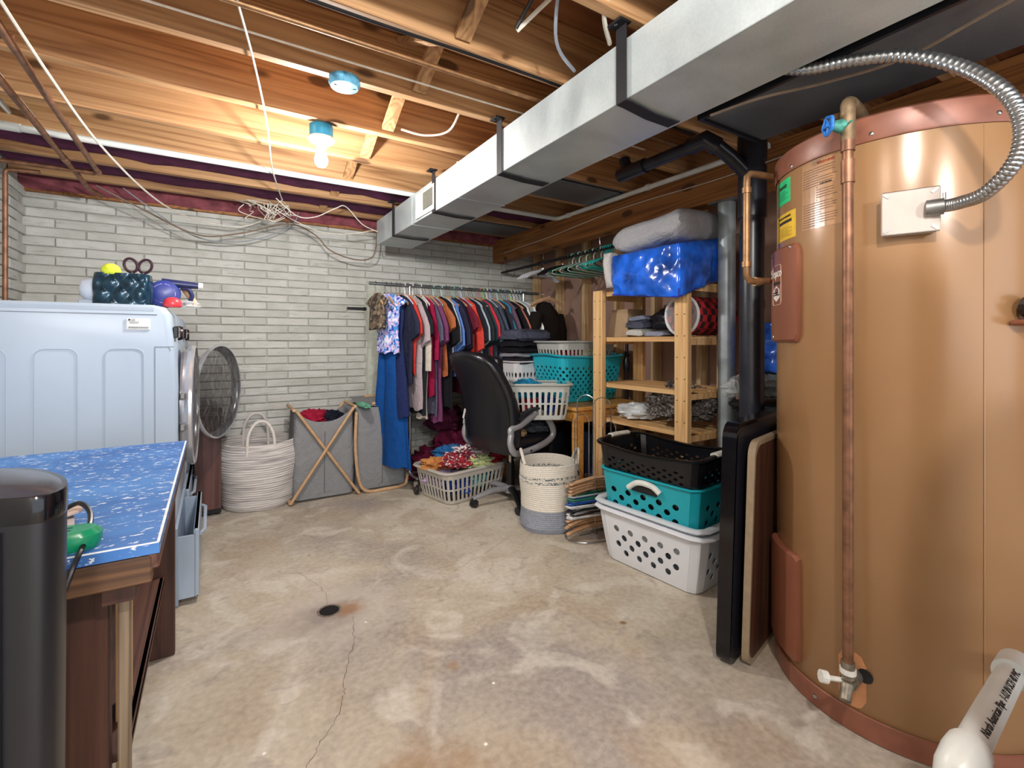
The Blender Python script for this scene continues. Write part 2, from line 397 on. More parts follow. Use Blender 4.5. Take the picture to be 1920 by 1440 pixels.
vis = [c for c in cands if (c[0] < 1.35 and c[1] > .12 and not (c[0] < .0 and c[1] < .55)) or (c[1] > 1.5 and c[0] < 2.7)]
vis.sort(key=lambda c: -((c[1] > .3) * 10 - abs(c[0] - .6))); vis = vis[:299]
vs_ = set(vis); rest = MB(); first = True
for x, z, r in cands:
    y = YB + R.uniform(-.002, .003)
    if (x, z, r) in vs_:
        if first: o = me_full; o.location = Vector((x, y, z)) - wb.location; first = False
        else: inst(me_full, wb, Vector((x, y, z)) - wb.location)
    else:
        k = len(rest.v); b = brick_mesh(BL); rest.add([(p[0] + x, p[1] + y, p[2] + z) for p in b.v], b.f)
o = rest.build('brickwork', M['brick'], wb, world=True); o['kind'] = 'stuff'
for r in range(35):
    z = .004 + BH * (r + .5); y = YB - (BL / 2 if r % 2 else 0) - BL / 2
    while y > 3.1:
        inst(me_full, wl, Vector((XL, y, z)) - wl.location, (0, 0, pi / 2)); y -= BL
# rough mortar pilaster on the back wall
m = MB(); rings = []
for i in range(34):
    z = .02 + i * .05; w1 = .085 + .02 * noise.noise((z * 4, 0, 3)); w2 = .085 + .03 * noise.noise((z * 5, 3, 0)); d = .045 + .015 * noise.noise((z * 6, 7, 1))
    rings.append([(1.20 - w1, YB, z), (1.20 - w1 * .8, YB - d, z), (1.20 + .02 * sin(i), YB - d * 1.15, z), (1.20 + w2 * .8, YB - d, z), (1.20 + w2, YB, z)])
m.loft(rings); lab(m.build('mortar_patch', plain('c4c8bc', .95, 0, .10, 25, .9), wb, world=True, smooth=60), 'rough whitewashed mortar strip')
br = tag(MB().box((1.04, YB - .03, 1.43), (.16, .014, .022)).box((1.105, YB - .015, 1.43), (.02, .03, .03)).build('wall_bracket', M['black'], world=True), 'short dark metal bar fixed to the brick wall left of clothes', 'bracket')
# sill and insulation above the block wall
m = MB(); rings = []
for i in range(60):
    x = XL + (XR - XL) * i / 59; a = .03 * noise.noise((x * 6, 1, 1)); b = .03 * noise.noise((x * 9, 4, 2))
    rings.append([(x, YB + .02, 2.10), (x, YB - .05 - a, 2.105), (x, YB - .10 + b, 2.16 + a), (x, YB - .08 + a, 2.25 + b), (x, YB - .02, 2.38), (x, YB + .1, 2.38)])
m.loft(rings); lab(m.build('insulation', M['insul'], wb, world=True, smooth=60), 'pinkish brown fibre insulation')
struct(MB().box(((XL + XR) / 2, YB - .01, 2.105), (XR - XL, .09, .02)).build('trim_1', M['beam'], world=True))

# ceiling: plywood deck, joists, bridging, main beam
ce = struct(MB().box(((XL + XR) / 2, (YB + YF) / 2, ZC + .01), (XR - XL + .4, YB - YF + .4, .02)).build('ceiling', M['ply'], world=True, origin=(.95, .8, ZC)))
jy = [3.91, 3.505, 3.1, 2.70, 2.29, 1.875, 1.47, 1.06, .65, .24, -.17, -.58, -.99, -1.4, -1.81, -2.22]
j0 = None
for i, y in enumerate(jy):
    if j0 is None: j0 = MB().box((0, 0, 0), (XR - XL - .01, .042, .234), bev=.003).build('joist', M['joist'], ce)
    o = j0 if i == 0 else inst(j0, ce, (0, 0, 0)); o.location = Vector(((XL + XR) / 2, y + .021, ZJ + .118)) - ce.location
for x0 in (.68,):
    for i in range(len(jy) - 1):
        ya, yb = jy[i + 1] + .043, jy[i] - .001; L = math.hypot(yb - ya, .19); an = math.atan2(.19, yb - ya)
        for s_, dx in ((1, -.03), (-1, .035)):
            m = MB().box((0, 0, 0), (.055, L - .012, .02)); m.xf(Matrix.Rotation(an * s_, 3, 'X'))
            o = m.build('bridging', M['joist_y'], ce); o.location = Vector((x0 + dx, (ya + yb) / 2, ZJ + .118)) - ce.location
for (x, y) in ((.95, 2.5), (.2, 2.9)):
    pass
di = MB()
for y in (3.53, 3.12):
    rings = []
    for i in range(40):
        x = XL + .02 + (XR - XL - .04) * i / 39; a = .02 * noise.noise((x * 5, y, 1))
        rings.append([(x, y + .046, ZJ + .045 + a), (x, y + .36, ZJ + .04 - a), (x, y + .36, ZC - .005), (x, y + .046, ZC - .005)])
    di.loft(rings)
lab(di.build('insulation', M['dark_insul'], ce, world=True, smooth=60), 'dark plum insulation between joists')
bm_ = MB()
for k, x in enumerate((2.40, 2.44, 2.48)): bm_.box((x, (YB + YF) / 2, (1.935 + ZJ) / 2), (.038, YB - YF - .02, ZJ - 1.935), bev=.003)
lab(bm_.build('beam', M['beam'], ce, world=True), 'long brown built-up main beam')
for i, y in enumerate([4.13, 3.735, 3.34, 2.935, 2.53, 2.125, 1.72, 1.31, .9, .5, .1]):
    if i == 0: st = MB().box((0, 0, 0), (.088, .038, 2.12), bev=.002).build('stud', M['stud'], wr)
    o = st if i == 0 else inst(st, wr, (0, 0, 0)); o.location = Vector((XR - .046, y, 1.065)) - wr.location

# ================================================================== DUCTS
dc = thing('air_duct', 'long pale galvanised rectangular air duct hung across the ceiling', 'duct', (1.24, .6, 1.912))
secs = [(-2.55, -.9), (-.9, 2.31), (2.31, 3.0), (3.0, 3.79)]
for a, b in secs:
    MB().box((1.243, (a + b) / 2, 2.007), (.287, b - a - .003, .19), bev=.002).build('duct_section', M['galv'], dc, world=True)
for y in (-.9, 2.31, 3.0): lab(MB().box((1.243, y, 2.007), (.292, .012, .195)).build('seam_strip', M['galv'], dc, world=True), 'drive cleat over a joint')
vt = MB().box((1.094, 2.76, 2.0), (.008, .30, .155), bev=.003).build('register', plain('d8d6c4', .5), dc, world=True)
for k in range(9): MB().box((1.088, 2.64 + k * .016, 2.005), (.005, .006, .10)).build('louver', plain('75756c', .5), vt, world=True)
MB().box((1.0895, 2.705, 2.005), (.002, .15, .105)).build('opening', plain('3b3b38', .7), vt, world=True)
for i, y in enumerate((1.10, 1.86, 2.62, 3.36)):
    tp = [(1.093, y, 2.145), (1.093, y, 1.98), (1.093, y, 1.905), (1.12, y, 1.904), (1.24, y + .015, 1.902), (1.36, y + .02, 1.905), (1.391, y + .02, 1.93), (1.391, y + .02, 2.13)]
    sp_ = thing('duct_strap', ['wide black woven strap hanging the duct, nearest one', 'black strap around the duct middle, second from the nearest', 'black strap beside the cream vent on the duct', 'black strap at the far end of the duct by the brick wall'][i], 'strap', (1.093, y, 1.905), group='black straps holding the duct')
    MB().tube(tp, .0225, 8, flat=(.06, 1), up=None).build('band', plain('17161c', .7, 0, .5, 300), sp_, world=True) if 0 else None
    b = MB(); hw = .022
    for (p, q) in zip(tp, tp[1:]):
        P, Q = Vector(p), Vector(q); n_ = (Q - P).cross(Vector((0, 1, 0))).normalized() * .0015
        b.add([P + n_ + Vector((0, -hw, 0)), P + n_ + Vector((0, hw, 0)), Q + n_ + Vector((0, hw, 0)), Q + n_ + Vector((0, -hw, 0)), P - n_ + Vector((0, -hw, 0)), P - n_ + Vector((0, hw, 0)), Q - n_ + Vector((0, hw, 0)), Q - n_ + Vector((0, -hw, 0))], [(0, 1, 2, 3), (7, 6, 5, 4), (0, 4, 5, 1), (1, 5, 6, 2), (2, 6, 7, 3), (3, 7, 4, 0)])
    b.build('band', plain('1b1a20', .6, 0, .5, 200), sp_, world=True)
    MB().box((1.083, y, 2.147), (.05, .06, .008), bev=.003).lathe([(.006, -.006), (.004, -.010), (0, -.011)], (1.07, y, 2.147), 8).build('tab', M['black'], sp_, world=True)
pl = thing('return_duct', 'wide dark sheet metal duct above the tan water tank', 'duct', (1.61, -.7, 1.92))
MB().box((1.61, -.76, 2.02), (.38, 3.64, .19), bev=.003).build('duct_section', M['galvdark'], pl, world=True)
MB().box((1.423, -.76, 1.922), (.012, 3.64, .022)).box((1.61, 1.06, 1.924), (.38, .012, .022)).build('flange', M['black'], pl, world=True)
# sheet metal panning seen beyond the duct
tag(MB().box((1.9, 3.70, ZJ - .004), (.95, .37, .004)).box((1.9, 3.52, ZJ - .001), (.95, .015, .01)).build('joist_panning', M['galvdark'], world=True), 'dull sheet metal panel nailed under joists beside main beam', 'panel')
tag(MB().box((1.95, 2.5, ZJ - .004), (.8, .36, .004)).box((1.95, 2.33, ZJ - .001), (.8, .015, .01)).build('joist_panning', M['galvdark'], world=True), 'dull sheet metal panel under the joists right of the duct strap', 'panel')

# ================================================================== LIGHT FIXTURES
fx = thing('bulb_holder', 'blue round box with white holder and glowing bulb', 'light', (.426, 2.36, 2.15))
MB().lathe([(.052, 0), (.052, -.055), (.03, -.056)], n=20).build('junction_box', plain('2a9fd0', .4), fx)
MB().lathe([(.058, -.056), (.060, -.064), (.052, -.074), (.024, -.080), (.022, -.105), (.0, -.105)], n=24).build('lampholder', plain('f0eee6', .4), fx, smooth=1)
MB().lathe([(.013, -.10), (.014, -.115), (.024, -.135), (.030, -.155), (.028, -.172), (.018, -.186), (0, -.191)], n=20).build('bulb', emis('lit_bulb', (1, .93, .78), 22), fx, smooth=1)
fx['label'] = 'blue round ceiling box with white holder and glowing bulb'
f2 = thing('junction_box', 'flat blue and white round ceiling box without a bulb', 'fixture', (.424, 1.885, 2.15))
MB().lathe([(.056, 0), (.058, -.02), (.050, -.034), (.0, -.034)], n=24).build('cover', plain('6ab4e0', .35, 0, .5, 40), f2)
for a in (0, 1): MB().lathe([(.006, -.034), (.006, -.036), (0, -.0365)], (cos(a * pi) * .035, 0, 0), 8).build('screw', M['dullmetal'], f2)

# ================================================================== PIPES AND WIRES
def pipe(name, label, pts, r, mat, cat='pipe', n=10, group=None, fit=(), fr=1.25, corner=0):
    t = thing(name, label, cat, pts[0], group=group)
    P = pts
    if corner:
        P = [Vector(pts[0])]
        for i in range(1, len(pts) - 1):
            p = Vector(pts[i]); a = (Vector(pts[i - 1]) - p).normalized() * corner; b = (Vector(pts[i + 1]) - p).normalized() * corner
            for k in range(6): u = k / 5; P.append(p + a * (1 - u) ** 2 + b * u ** 2)
        P.append(Vector(pts[-1]))
    MB().tube(P, r, n).build('pipe_run', mat, t, world=True, smooth=1)
    for a, b in fit: MB().tube([a, b], r * fr, n).build('coupling', mat, t, world=True, smooth=1)
    return t
pipe('white_conduit', 'long white plastic conduit crossing under joists and along the main beam', [(XL, 3.06, 2.128), (2.335, 3.06, 2.128), (2.335, 1.34, 2.12)], .0165, M['pvc'], corner=.05,
     fit=[((-.85, 3.06, 2.128), (-.75, 3.06, 2.128)), ((2.335, 2.9, 2.127), (2.335, 2.94, 2.127)), ((2.335, 2.1, 2.125), (2.335, 2.13, 2.125))])
pipe('copper_supply_pipe', 'copper pipe under the left joists turning above the washing machines', [(-.54, -.6, 2.09), (-.54, 3.48, 2.085), (-1.0, 3.48, 2.08)], .0125, M['copper'], corner=.03, fit=[((-.54, 3.44, 2.085), (-.54, 3.47, 2.085)), ((-.56, 3.48, 2.085), (-.6, 3.48, 2.085))])
pipe('copper_branch_pipe', 'second copper pipe at upper left ending by brick wall', [(-.65, -.2, 2.09), (-.65, 2.2, 2.09), (-.65, 3.88, 2.09), (-.60, 3.95, 2.07)], .0135, M['copper'], fit=[((-.65, 3.3, 2.09), (-.65, 3.36, 2.09)), ((-.65, 1.9, 2.09), (-.65, 1.96, 2.09))])
pipe('copper_drop_pipe', 'vertical copper pipe down the left brick wall', [(-.935, 3.57, .4), (-.935, 3.57, 2.06), (-.80, 3.57, 2.07)], .0115, M['copper'], corner=.02)
pipe('copper_cross_pipe', 'thin horizontal copper pipe at the left edge under the joists', [(-1.0, 2.06, 2.10), (-.53, 2.10, 2.10)], .011, M['copper'])
pipe('copper_cross_pipe', 'long thin copper pipe running lengthwise below the second joist', [(-.9, 1.61, 2.138), (2.1, 1.61, 2.138)], .0085, M['brass'])
pipe('white_vent_pipe', 'white plastic pipe threaded through the joists at upper left', [(-.725, .3, 2.20), (-.725, 3.75, 2.20)], .016, M['pvc'], 'pipe')
pipe('white_vent_pipe', 'shorter second white plastic pipe above the copper branch', [(-.80, .8, 2.21), (-.80, 3.2, 2.21)], .012, M['pvc'], 'pipe')
ab = thing('drain_stack', 'thick black plastic drain pipe standing beside the tan tank', 'pipe', (2.085, 1.275, 0))
MB().tube([(2.085, 1.275, 0), (2.10, 1.285, .9), (2.115, 1.29, 2.14)], .053, 20).build('pipe_run', M['blackpipe'], ab, world=True, smooth=1)
MB().tube([(2.113, 1.29, 1.72), (2.113, 1.29, 1.95)], .061, 20).tube([(2.113, 1.29, 1.98), (2.113, 1.29, 2.10)], .063, 20).build('coupling', M['blackpipe'], ab, world=True, smooth=1)
MB().tube([(2.11, 1.29, 1.90), (2.0, 1.325, 1.99), (1.905, 1.355, 2.05)], .032, 16).tube([(1.93, 1.345, 2.03), (1.885, 1.37, 2.06), (1.885, 1.45, 2.055)], .040, 16).build('wye_branch', M['blackpipe'], ab, world=True, smooth=1)
MB().tube([(1.885, 1.4, 2.055), (1.88, 1.87, 2.05)], .030, 16).tube([(1.88, 1.72, 2.052), (1.88, 1.9, 2.05)], .038, 16).tube([(1.88, 1.85, 2.05), (1.88, 1.87, 2.13)], .03, 12).build('trap_arm', M['blackpipe'], ab, world=True, smooth=1)
lab(MB().tube([(2.108, 1.288, 1.30), (2.108, 1.288, 1.335)], .0545, 20).build('tape_band', M['black'], ab, world=True, smooth=1), 'matt black band')
co_ = thing('floor_cleanout', 'short grey pipe stub with collar on the floor by baskets', 'pipe', (1.97, 1.19, 0))
MB().tube([(1.90, 1.225, .07), (2.06, 1.255, .07)], .042, 18).build('pipe_run', M['dullmetal'], co_, world=True, smooth=1)
MB().tube([(1.925, 1.23, .07), (1.945, 1.234, .07)], .050, 18).build('collar', M['dullmetal'], co_, world=True, smooth=1)
MB().box((1.98, 1.24, .014), (.1, .06, .028)).build('foot', M['dullmetal'], co_, world=True)
cp = thing('tank_feed_pipe', 'brass coloured copper pipe looping from tank top to panel', 'pipe', (1.653, 1.03, 1.37))
MB().tube([Vector(p) for p in [(1.80, 1.0, 1.765), (1.70, 1.02, 1.765), (1.668, 1.027, 1.763), (1.654, 1.03, 1.75), (1.652, 1.03, 1.72), (1.65, 1.03, 1.43), (1.652, 1.03, 1.39), (1.665, 1.027, 1.372), (1.70, 1.02, 1.370), (1.78, .99, 1.378)]], .0125, 12).build('pipe_run', M['brass'], cp, world=True, smooth=1)
for a, b in (((1.65, 1.03, 1.42), (1.65, 1.03, 1.44)), ((1.69, 1.022, 1.37), (1.71, 1.018, 1.37)), ((1.652, 1.03, 1.69), (1.652, 1.03, 1.71))): MB().tube([a, b], .0165, 12).build('solder_joint', M['brass'], cp, world=True, smooth=1)

sc_ = thing('support_post', 'round galvanised steel post holding up the main beam', 'post', (2.44, 1.64, 0))
MB().tube([(2.44, 1.64, .01), (2.44, 1.64, 1.925)], .0465, 24).build('column', plain('9aa3a8', .42, .25, .3, 9), sc_, world=True, smooth=1)
MB().box((2.44, 1.64, 1.929), (.12, .16, .011)).build('top_plate', M['dullmetal'], sc_, world=True)
MB().box((2.44, 1.64, .005), (.15, .15, .01)).build('base_plate', M['dullmetal'], sc_, world=True)

def wire(name, label, pts, r, mat, group=None, k=7):
    return tag(MB().tube(spline(pts, k), r, 6).build(name, mat, world=True, smooth=1, origin=pts[0]), label, 'cable', group)
wcab = plain('d9d4c8', .5); bcab = plain('7a6858', .5); blc = plain('16161a', .4); gcab = plain('8a909c', .4)
wire('dangling_wire', 'thin white cord dangling from joists down to tangled wires', [(.05, 1.56, 2.14), (.12, 1.9, 2.13), (.205, 2.40, 2.12), (.27, 2.9, 2.10), (.34, 3.3, 2.11), (.40, 3.6, 2.11)], .004, wcab)
wire('slack_cable', 'brown cable sagging in front of the painted brick wall', [(-.62, 3.9, 2.12), (-.40, 3.95, 2.02), (-.094, 3.95, 1.885), (.162, 3.95, 1.925), (.477, 3.95, 2.033), (.665, 3.95, 1.975), (.783, 3.95, 1.863), (.98, 3.95, 1.81), (1.118, 3.95, 1.853), (1.15, 3.95, 2.05)], .0055, bcab)
wire('slack_cable', 'grey cable sagging just behind the brown one on bricks', [(-.5, 3.99, 2.15), (-.2, 4.02, 1.93), (.0, 4.02, 1.865), (.25, 4.02, 1.90), (.5, 4.02, 2.03), (.56, 4.02, 2.15)], .004, gcab)
wire('white_cable', 'long white cable running beside copper pipe at upper left', [(-.50, .6, 2.10), (-.50, 1.6, 2.09), (-.48, 2.3, 2.07), (-.43, 2.8, 2.03), (-.32, 3.3, 1.98), (-.2, 3.7, 1.97), (-.05, 3.95, 1.98), (.15, 4.0, 1.98), (.3, 4.0, 2.04)], .005, wcab)
wire('white_cable', 'looping white wire between tangle and far duct end', [(.36, 3.6, 2.12), (.5, 3.65, 2.03), (.62, 3.65, 2.04), (.75, 3.6, 2.11), (.82, 3.6, 2.13), (.95, 3.65, 2.03), (1.08, 3.7, 2.0)], .0038, wcab)
wire('white_cable', 'lower white wire drooping towards the duct end', [(.36, 3.75, 2.09), (.5, 3.8, 2.03), (.7, 3.85, 1.98), (.9, 3.85, 1.99), (1.08, 3.8, 2.03)], .0038, wcab)
wire('white_cable', 'short white cable stub hanging near the bare joist block', [(.95, 1.96, 2.20), (.93, 2.05, 2.13), (.84, 2.12, 2.115), (.74, 2.16, 2.135)], .005, wcab)
wire('white_cable', 'white cable with connector hanging from the deck at top', [(.66, .95, 2.36), (.69, 1.05, 2.2), (.73, 1.14, 2.16)], .004, wcab)
wire('white_cable', 'thick white cable crossing at the top near black one', [(1.0, 1.12, 2.32), (.92, 1.2, 2.25), (.83, 1.3, 2.15)], .0075, wcab)
wire('black_cable', 'short black cable hanging beside thick white cable at top', [(.84, 1.10, 2.32), (.85, 1.2, 2.25), (.82, 1.29, 2.15)], .006, blc)
wire('grey_cable', 'grey cable curving from the deck down to the duct', [(.78, .98, 2.33), (.85, 1.1, 2.22), (.95, 1.25, 2.13), (1.1, 1.34, 2.12)], .006, gcab)
wire('cream_cable', 'cream flat cable bending above the nearest duct strap', [(.90, .9, 2.30), (.97, 1.0, 2.2), (1.02, 1.1, 2.16), (1.12, 1.18, 2.14)], .008, wcab)
wire('black_cable', 'black cable stapled along underside of third joist', [(-.6, 1.475, 2.143), (.3, 1.49, 2.142), (.9, 1.48, 2.142), (2.1, 1.49, 2.142)], .006, blc)
wire('white_cable', 'thin bright wire running along the second joist edge', [(-.9, 1.745, 2.145), (.4, 1.745, 2.14), (1.9, 1.745, 2.145)], .004, wcab)
wire('beam_wire', 'thin wire stapled along the side of the main beam', [(2.372, 3.95, 2.0), (2.374, 3.2, 2.02), (2.372, 2.4, 2.06), (2.374, 1.6, 2.05), (2.373, .9, 2.08)], .003, wcab)
wire('duct_wire', 'old fabric wire running under the dark duct over tank', [(1.40, 1.0, 1.90), (1.43, .85, 1.90), (1.50, .68, 1.895), (1.52, .5, 1.885), (1.48, .25, 1.90), (1.52, -.1, 1.905)], .0045, bcab)
tg = MB()
for k in range(11):
    c = Vector((.30 + R.uniform(-.1, .12), 3.8 + R.uniform(-.1, .1), 2.08)); pts = [c + Vector((R.uniform(-.12, .12), R.uniform(-.1, .1), R.uniform(-.09, .07))) for _ in range(5)]
    tg.tube(spline(pts, 6), .0028, 5)
tag(tg.build('wire_tangle', wcab, world=True, smooth=1), 'tangle of thin loose white wires hanging above the brick wall', 'cable')

# ================================================================== WATER HEATER
TX, TY, TR = 1.96, .68, .36
tk = thing('water_heater', 'tall tan cylindrical water heater with copper coloured bands', 'water heater', (TX, TY, 0))
MB().lathe([(.345, .015), (.352, .02), (TR, .03), (TR, 1.79), (.35, 1.795)], n=96).build('tank_shell', M['tank'], tk, smooth=1)
MB().lathe([(.364, 1.725), (.366, 1.73), (.366, 1.795), (.358, 1.802), (.0, 1.806)], n=96, cap=(0, 0)).build('top_cap', M['tankband'], tk, smooth=1)
MB().lathe([(.350, 0), (.365, .003), (.366, .065), (.362, .068)], n=96, cap=(1, 0)).build('bottom_band', M['tankband'], tk, smooth=1)
def arc(a0, a1, z0, z1, r0, r1, n=14, bev=0., rc=0.):
    m = MB(); a0, a1 = radians(a0), radians(a1); rings = []
    for i in range(n + 1):
        u = i / n; a = a0 + (a1 - a0) * u; zz0, zz1 = z0, z1
        if rc:
            e = min(u, 1 - u) * abs(a1 - a0) * r1
            if e < rc: q = rc - math.sqrt(max(0, rc * rc - (rc - e) ** 2)); zz0 += q; zz1 -= q
        b = bev
        rings.append([(r0 * cos(a), r0 * sin(a), zz0), ((r1 - b) * cos(a), (r1 - b) * sin(a), zz0), (r1 * cos(a), r1 * sin(a), zz0 + b), (r1 * cos(a), r1 * sin(a), zz1 - b), ((r1 - b) * cos(a), (r1 - b) * sin(a), zz1), (r0 * cos(a), r0 * sin(a), zz1)])
    return m.loft(rings)
cpan = plain('8c5742', .35, .1, .06, 6)
pn = arc(122, 155.5, 1.148, 1.476, TR - .002, .378, 18, .008, .02).build('access_panel', cpan, tk, smooth=1)
lab(pn, 'upper copper coloured access panel with maker badge')
lab(arc(122, 155.5, .09, .445, TR - .002, .378, 18, .008, .01).build('access_panel', cpan, tk, smooth=1), 'lower copper coloured access panel')
def on_tank(a, z, r=.362): a = radians(a); return (r * cos(a), r * sin(a), z)
def rot_tank(a, tilt=0): return (pi / 2, tilt, radians(a) + pi / 2)
badge = plain('c9ab98', .4); ink = plain('2a2622', .6); wht = plain('ece6dc', .5)
o = MB()
P = [(radians(a_), z_) for a_, z_ in []]
fr_pts = []
for cx_, cz_, s0 in ((141.0, 1.405, 0), (132, 1.405, 1), (132, 1.29, 2), (141.0, 1.29, 3)):
    for k in range(5):
        t = s0 * pi / 2 + k / 4 * pi / 2; fr_pts.append(on_tank(cx_ + 1.6 * cos(t), cz_ + .012 * sin(t), .3785))
MB().tube(fr_pts, .0014, 5, closed=True).build('badge_frame', badge, pn, world=False)
text('Sepco', .044, wht, pn, on_tank(136.5, 1.388, .3788), rot_tank(136.5, 0))
arc(131, 142, 1.349, 1.358, .378, .3786, 6).build('badge_bar', ink, pn)
hx = [on_tank(136.5 + 5.2 * sin(k * pi / 3), 1.317 + .028 * cos(k * pi / 3), .3786) for k in range(6)]
MB().add(hx, [tuple(range(6))]).build('badge_hexagon', wht, pn)
text('Insulation Saves\nSupersaves Energy', .0075, ink, pn, on_tank(136.5, 1.317, .3795), rot_tank(136.5))
for a, z in ((129, 1.455), (129, 1.165), (151, 1.465)): MB().lathe([(.006, 0), (.004, .003), (0, .004)], n=8).xf(Matrix.Translation(on_tank(a, z, .378)) @ Matrix.Rotation(radians(a), 4, 'Z') @ Matrix.Rotation(pi / 2, 4, 'Y')).build('screw', M['chrome'], pn)
gs = lab(arc(129.9, 146.6, 1.627, 1.71, TR, TR + .0008, 6).build('sticker', plain('27c47c', .5), tk), 'bright green sticker')
ys = lab(arc(127, 151.4, 1.50, 1.593, TR, TR + .0008, 8).build('sticker', plain('e2b833', .5), tk), 'yellow sticker')
ls = lab(arc(156.3, 177.4, 1.507, 1.718, TR, TR + .0006, 8).build('sticker', plain('ad8460', .22, 0, .15, 10), tk), 'shiny tan instruction label')
text('VERIFIED', .016, ink, gs, on_tank(138.5, 1.685, TR + .001), rot_tank(138.5))
for k in range(6): arc(132, 145 - (k % 3) * 2, 1.642 + k * .0055, 1.6435 + k * .0055, TR + .0007, TR + .0012, 3).build('printed_line', plain('14704a', .6), gs)
arc(133, 148, 1.557, 1.567, TR + .0007, TR + .0012, 4).build('printed_bar', ink, ys); text('SERVICE INFORMATION', .0085, ink, ys, on_tank(140.5, 1.578, TR + .0012), rot_tank(140.5))
for k in range(6): arc(132, 148 - (k % 2) * 3, 1.512 + k * .006, 1.5132 + k * .006, TR + .0007, TR + .0012, 3).build('printed_line', plain('8a6a20', .6), ys)
pr = MB()
for k in range(24):
    a1 = 176 if k % 5 else 168
    pr.add(*(lambda q: (q.v, q.f))(arc(157 + (8 if 9 < k < 16 else 0), a1 - R.random() * 3, 1.515 + k * .0078, 1.5172 + k * .0078, TR + .0006, TR + .001, 4)))
pr.build('printed_lines', plain('6a4630', .5), ls); text('WARNING', .012, plain('b03a24', .5), ls, on_tank(170, 1.709, TR + .0012), rot_tank(170)); text('CAUTION', .008, ink, ls, on_tank(170, 1.642, TR + .0012), rot_tank(170))
for a, z in ((149, 1.737), (189.6, 1.745), (233, 1.747), (212.9, .033), (165, .033)):
    MB().lathe([(.007, 0), (.005, .003), (0, .004)], n=10).xf(Matrix.Translation(on_tank(a, z, .366)) @ Matrix.Rotation(radians(a), 4, 'Z') @ Matrix.Rotation(pi / 2, 4, 'Y')).build('rivet', M['chrome'], tk)
arc(228.0, 228.5, .07, 1.72, TR - .001, TR + .0015, 2).build('seam', M['tank'], tk)
lab(arc(176, 187.5, .075, .235, TR, TR + .0012, 6, 0, .03).build('cover_plate', plain('b88058', .4), tk), 'faded pinkish cover plate')
lab(MB().lathe([(.02, 0), (.02, .002), (0, .002)], n=16).xf(Matrix.Translation(on_tank(187, .18, .361)) @ Matrix.Rotation(radians(187), 4, 'Z') @ Matrix.Rotation(pi / 2, 4, 'Y')).build('port', M['black'], tk), 'black port')
kb = thing('valve_knob', 'black ribbed knob on brown bracket at the tank right edge', 'knob', (TX + .362 * cos(radians(243)), TY + .362 * sin(radians(243)), 1.20))
mm = MB(); 
for k in range(12): pass
mm.lathe([(.018, 0), (.030, .01), (.032, .03), (.028, .05), (.0, .055)], n=14).xf(Matrix.Rotation(radians(243), 4, 'Z') @ Matrix.Rotation(pi / 2, 4, 'Y') @ Matrix.Translation((-.038, 0, .005))); mm.build('knob', M['leather'], kb)
MB().box((0, 0, 0), (.07, .08, .016), radians(243), bev=.006).xf(Matrix.Translation((-.016, -.03, -.002))).build('bracket', cpan, kb)
# j-box and flexible conduit
ja = radians(202.5); jn = Vector((cos(ja), sin(ja), 0)); jc = Vector((TX, TY, 0)) + jn * (TR + .022) + Vector((0, 0, 1.498))
jb = thing('junction_box', 'white square electrical junction box on the tan tank', 'box', jc)
MB().box((0, 0, 0), (.04, .118, .112), ja, bev=.004).build('box_body', M['ivory'], jb)
MB().box(jn * .022, (.006, .124, .118), ja, bev=.006).build('cover', M['ivory'], jb)
for sy, sz in ((-1, 1), (1, 1), (-1, -1), (1, -1)):
    t_ = Vector((-sin(ja), cos(ja), 0)); MB().box(jn * .0255 + t_ * sy * .05 + Vector((0, 0, sz * .048)), (.003, .016, .007), ja, rot=Matrix.Rotation(ja, 3, 'Z') @ Matrix.Rotation(sy * sz * .7, 3, 'X')).build('screw', M['dullmetal'], jb)
fc = thing('flexible_conduit', 'shiny ribbed metal conduit curving from white box to duct', 'conduit', (1.66, .46, 1.5))
cp_ = spline([(1.600, .462, 1.499), (1.586, .424, 1.497), (1.534, .363, 1.499), (1.492, .306, 1.548), (1.474, .294, 1.62), (1.468, .321, 1.699), (1.481, .396, 1.792), (1.473, .495, 1.865), (1.439, .598, 1.895), (1.412, .70, 1.912), (1.40, .80, 1.96)], 24)
rr = [.0165 if i % 3 else .0138 for i in range(len(cp_))]
MB().tube(cp_, rr, 14).build('ribbed_tube', plain('b0b2b4', .28, .95, .06, 50), fc, world=True, smooth=60)
MB().tube([cp_[0] + Vector((-.012, .03, 0)), cp_[4]], .021, 14).tube([cp_[4], cp_[4] + Vector((0, 0, .035))], .004, 8).build('clamp', M['dullmetal'], fc, world=True, smooth=1)
# relief pipe with valves
rp = thing('relief_pipe', 'vertical copper pipe with blue valve wheel before the tank', 'pipe', (1.531, .65, .2))
MB().tube([(1.531, .65, .235), (1.531, .65, 1.74)], .0135, 14).build('pipe_run', M['copper'], rp, world=True, smooth=1)
MB().tube([(1.531, .65, 1.60), (1.531, .65, 1.665)], .0175, 14).tube([(1.531, .65, 1.69), (1.531, .65, 1.72)], .018, 14).build('coupling', M['copper'], rp, world=True, smooth=1)
MB().tube(spline([(1.531, .65, 1.72), (1.531, .65, 1.80), (1.536, .652, 1.825), (1.56, .655, 1.835), (1.62, .66, 1.83), (1.66, .66, 1.80)], 4), .0185, 12).build('elbow', plain('8a7358', .6, .5, .4, 30), rp, world=True, smooth=1)
lab(MB().tube([(1.531, .65, 1.755), (1.528, .66, 1.765), (1.495, .678, 1.765)], [.026, .022, .012], 12).build('valve_body', plain('4f9a8c', .6, .3, .4, 60), rp, world=True, smooth=1), 'green corroded valve body')
vw = MB(); vc = Vector((1.488, .682, 1.765)); ax = Vector((-.8, .6, 0)).normalized(); sd = Vector((.6, .8, 0))
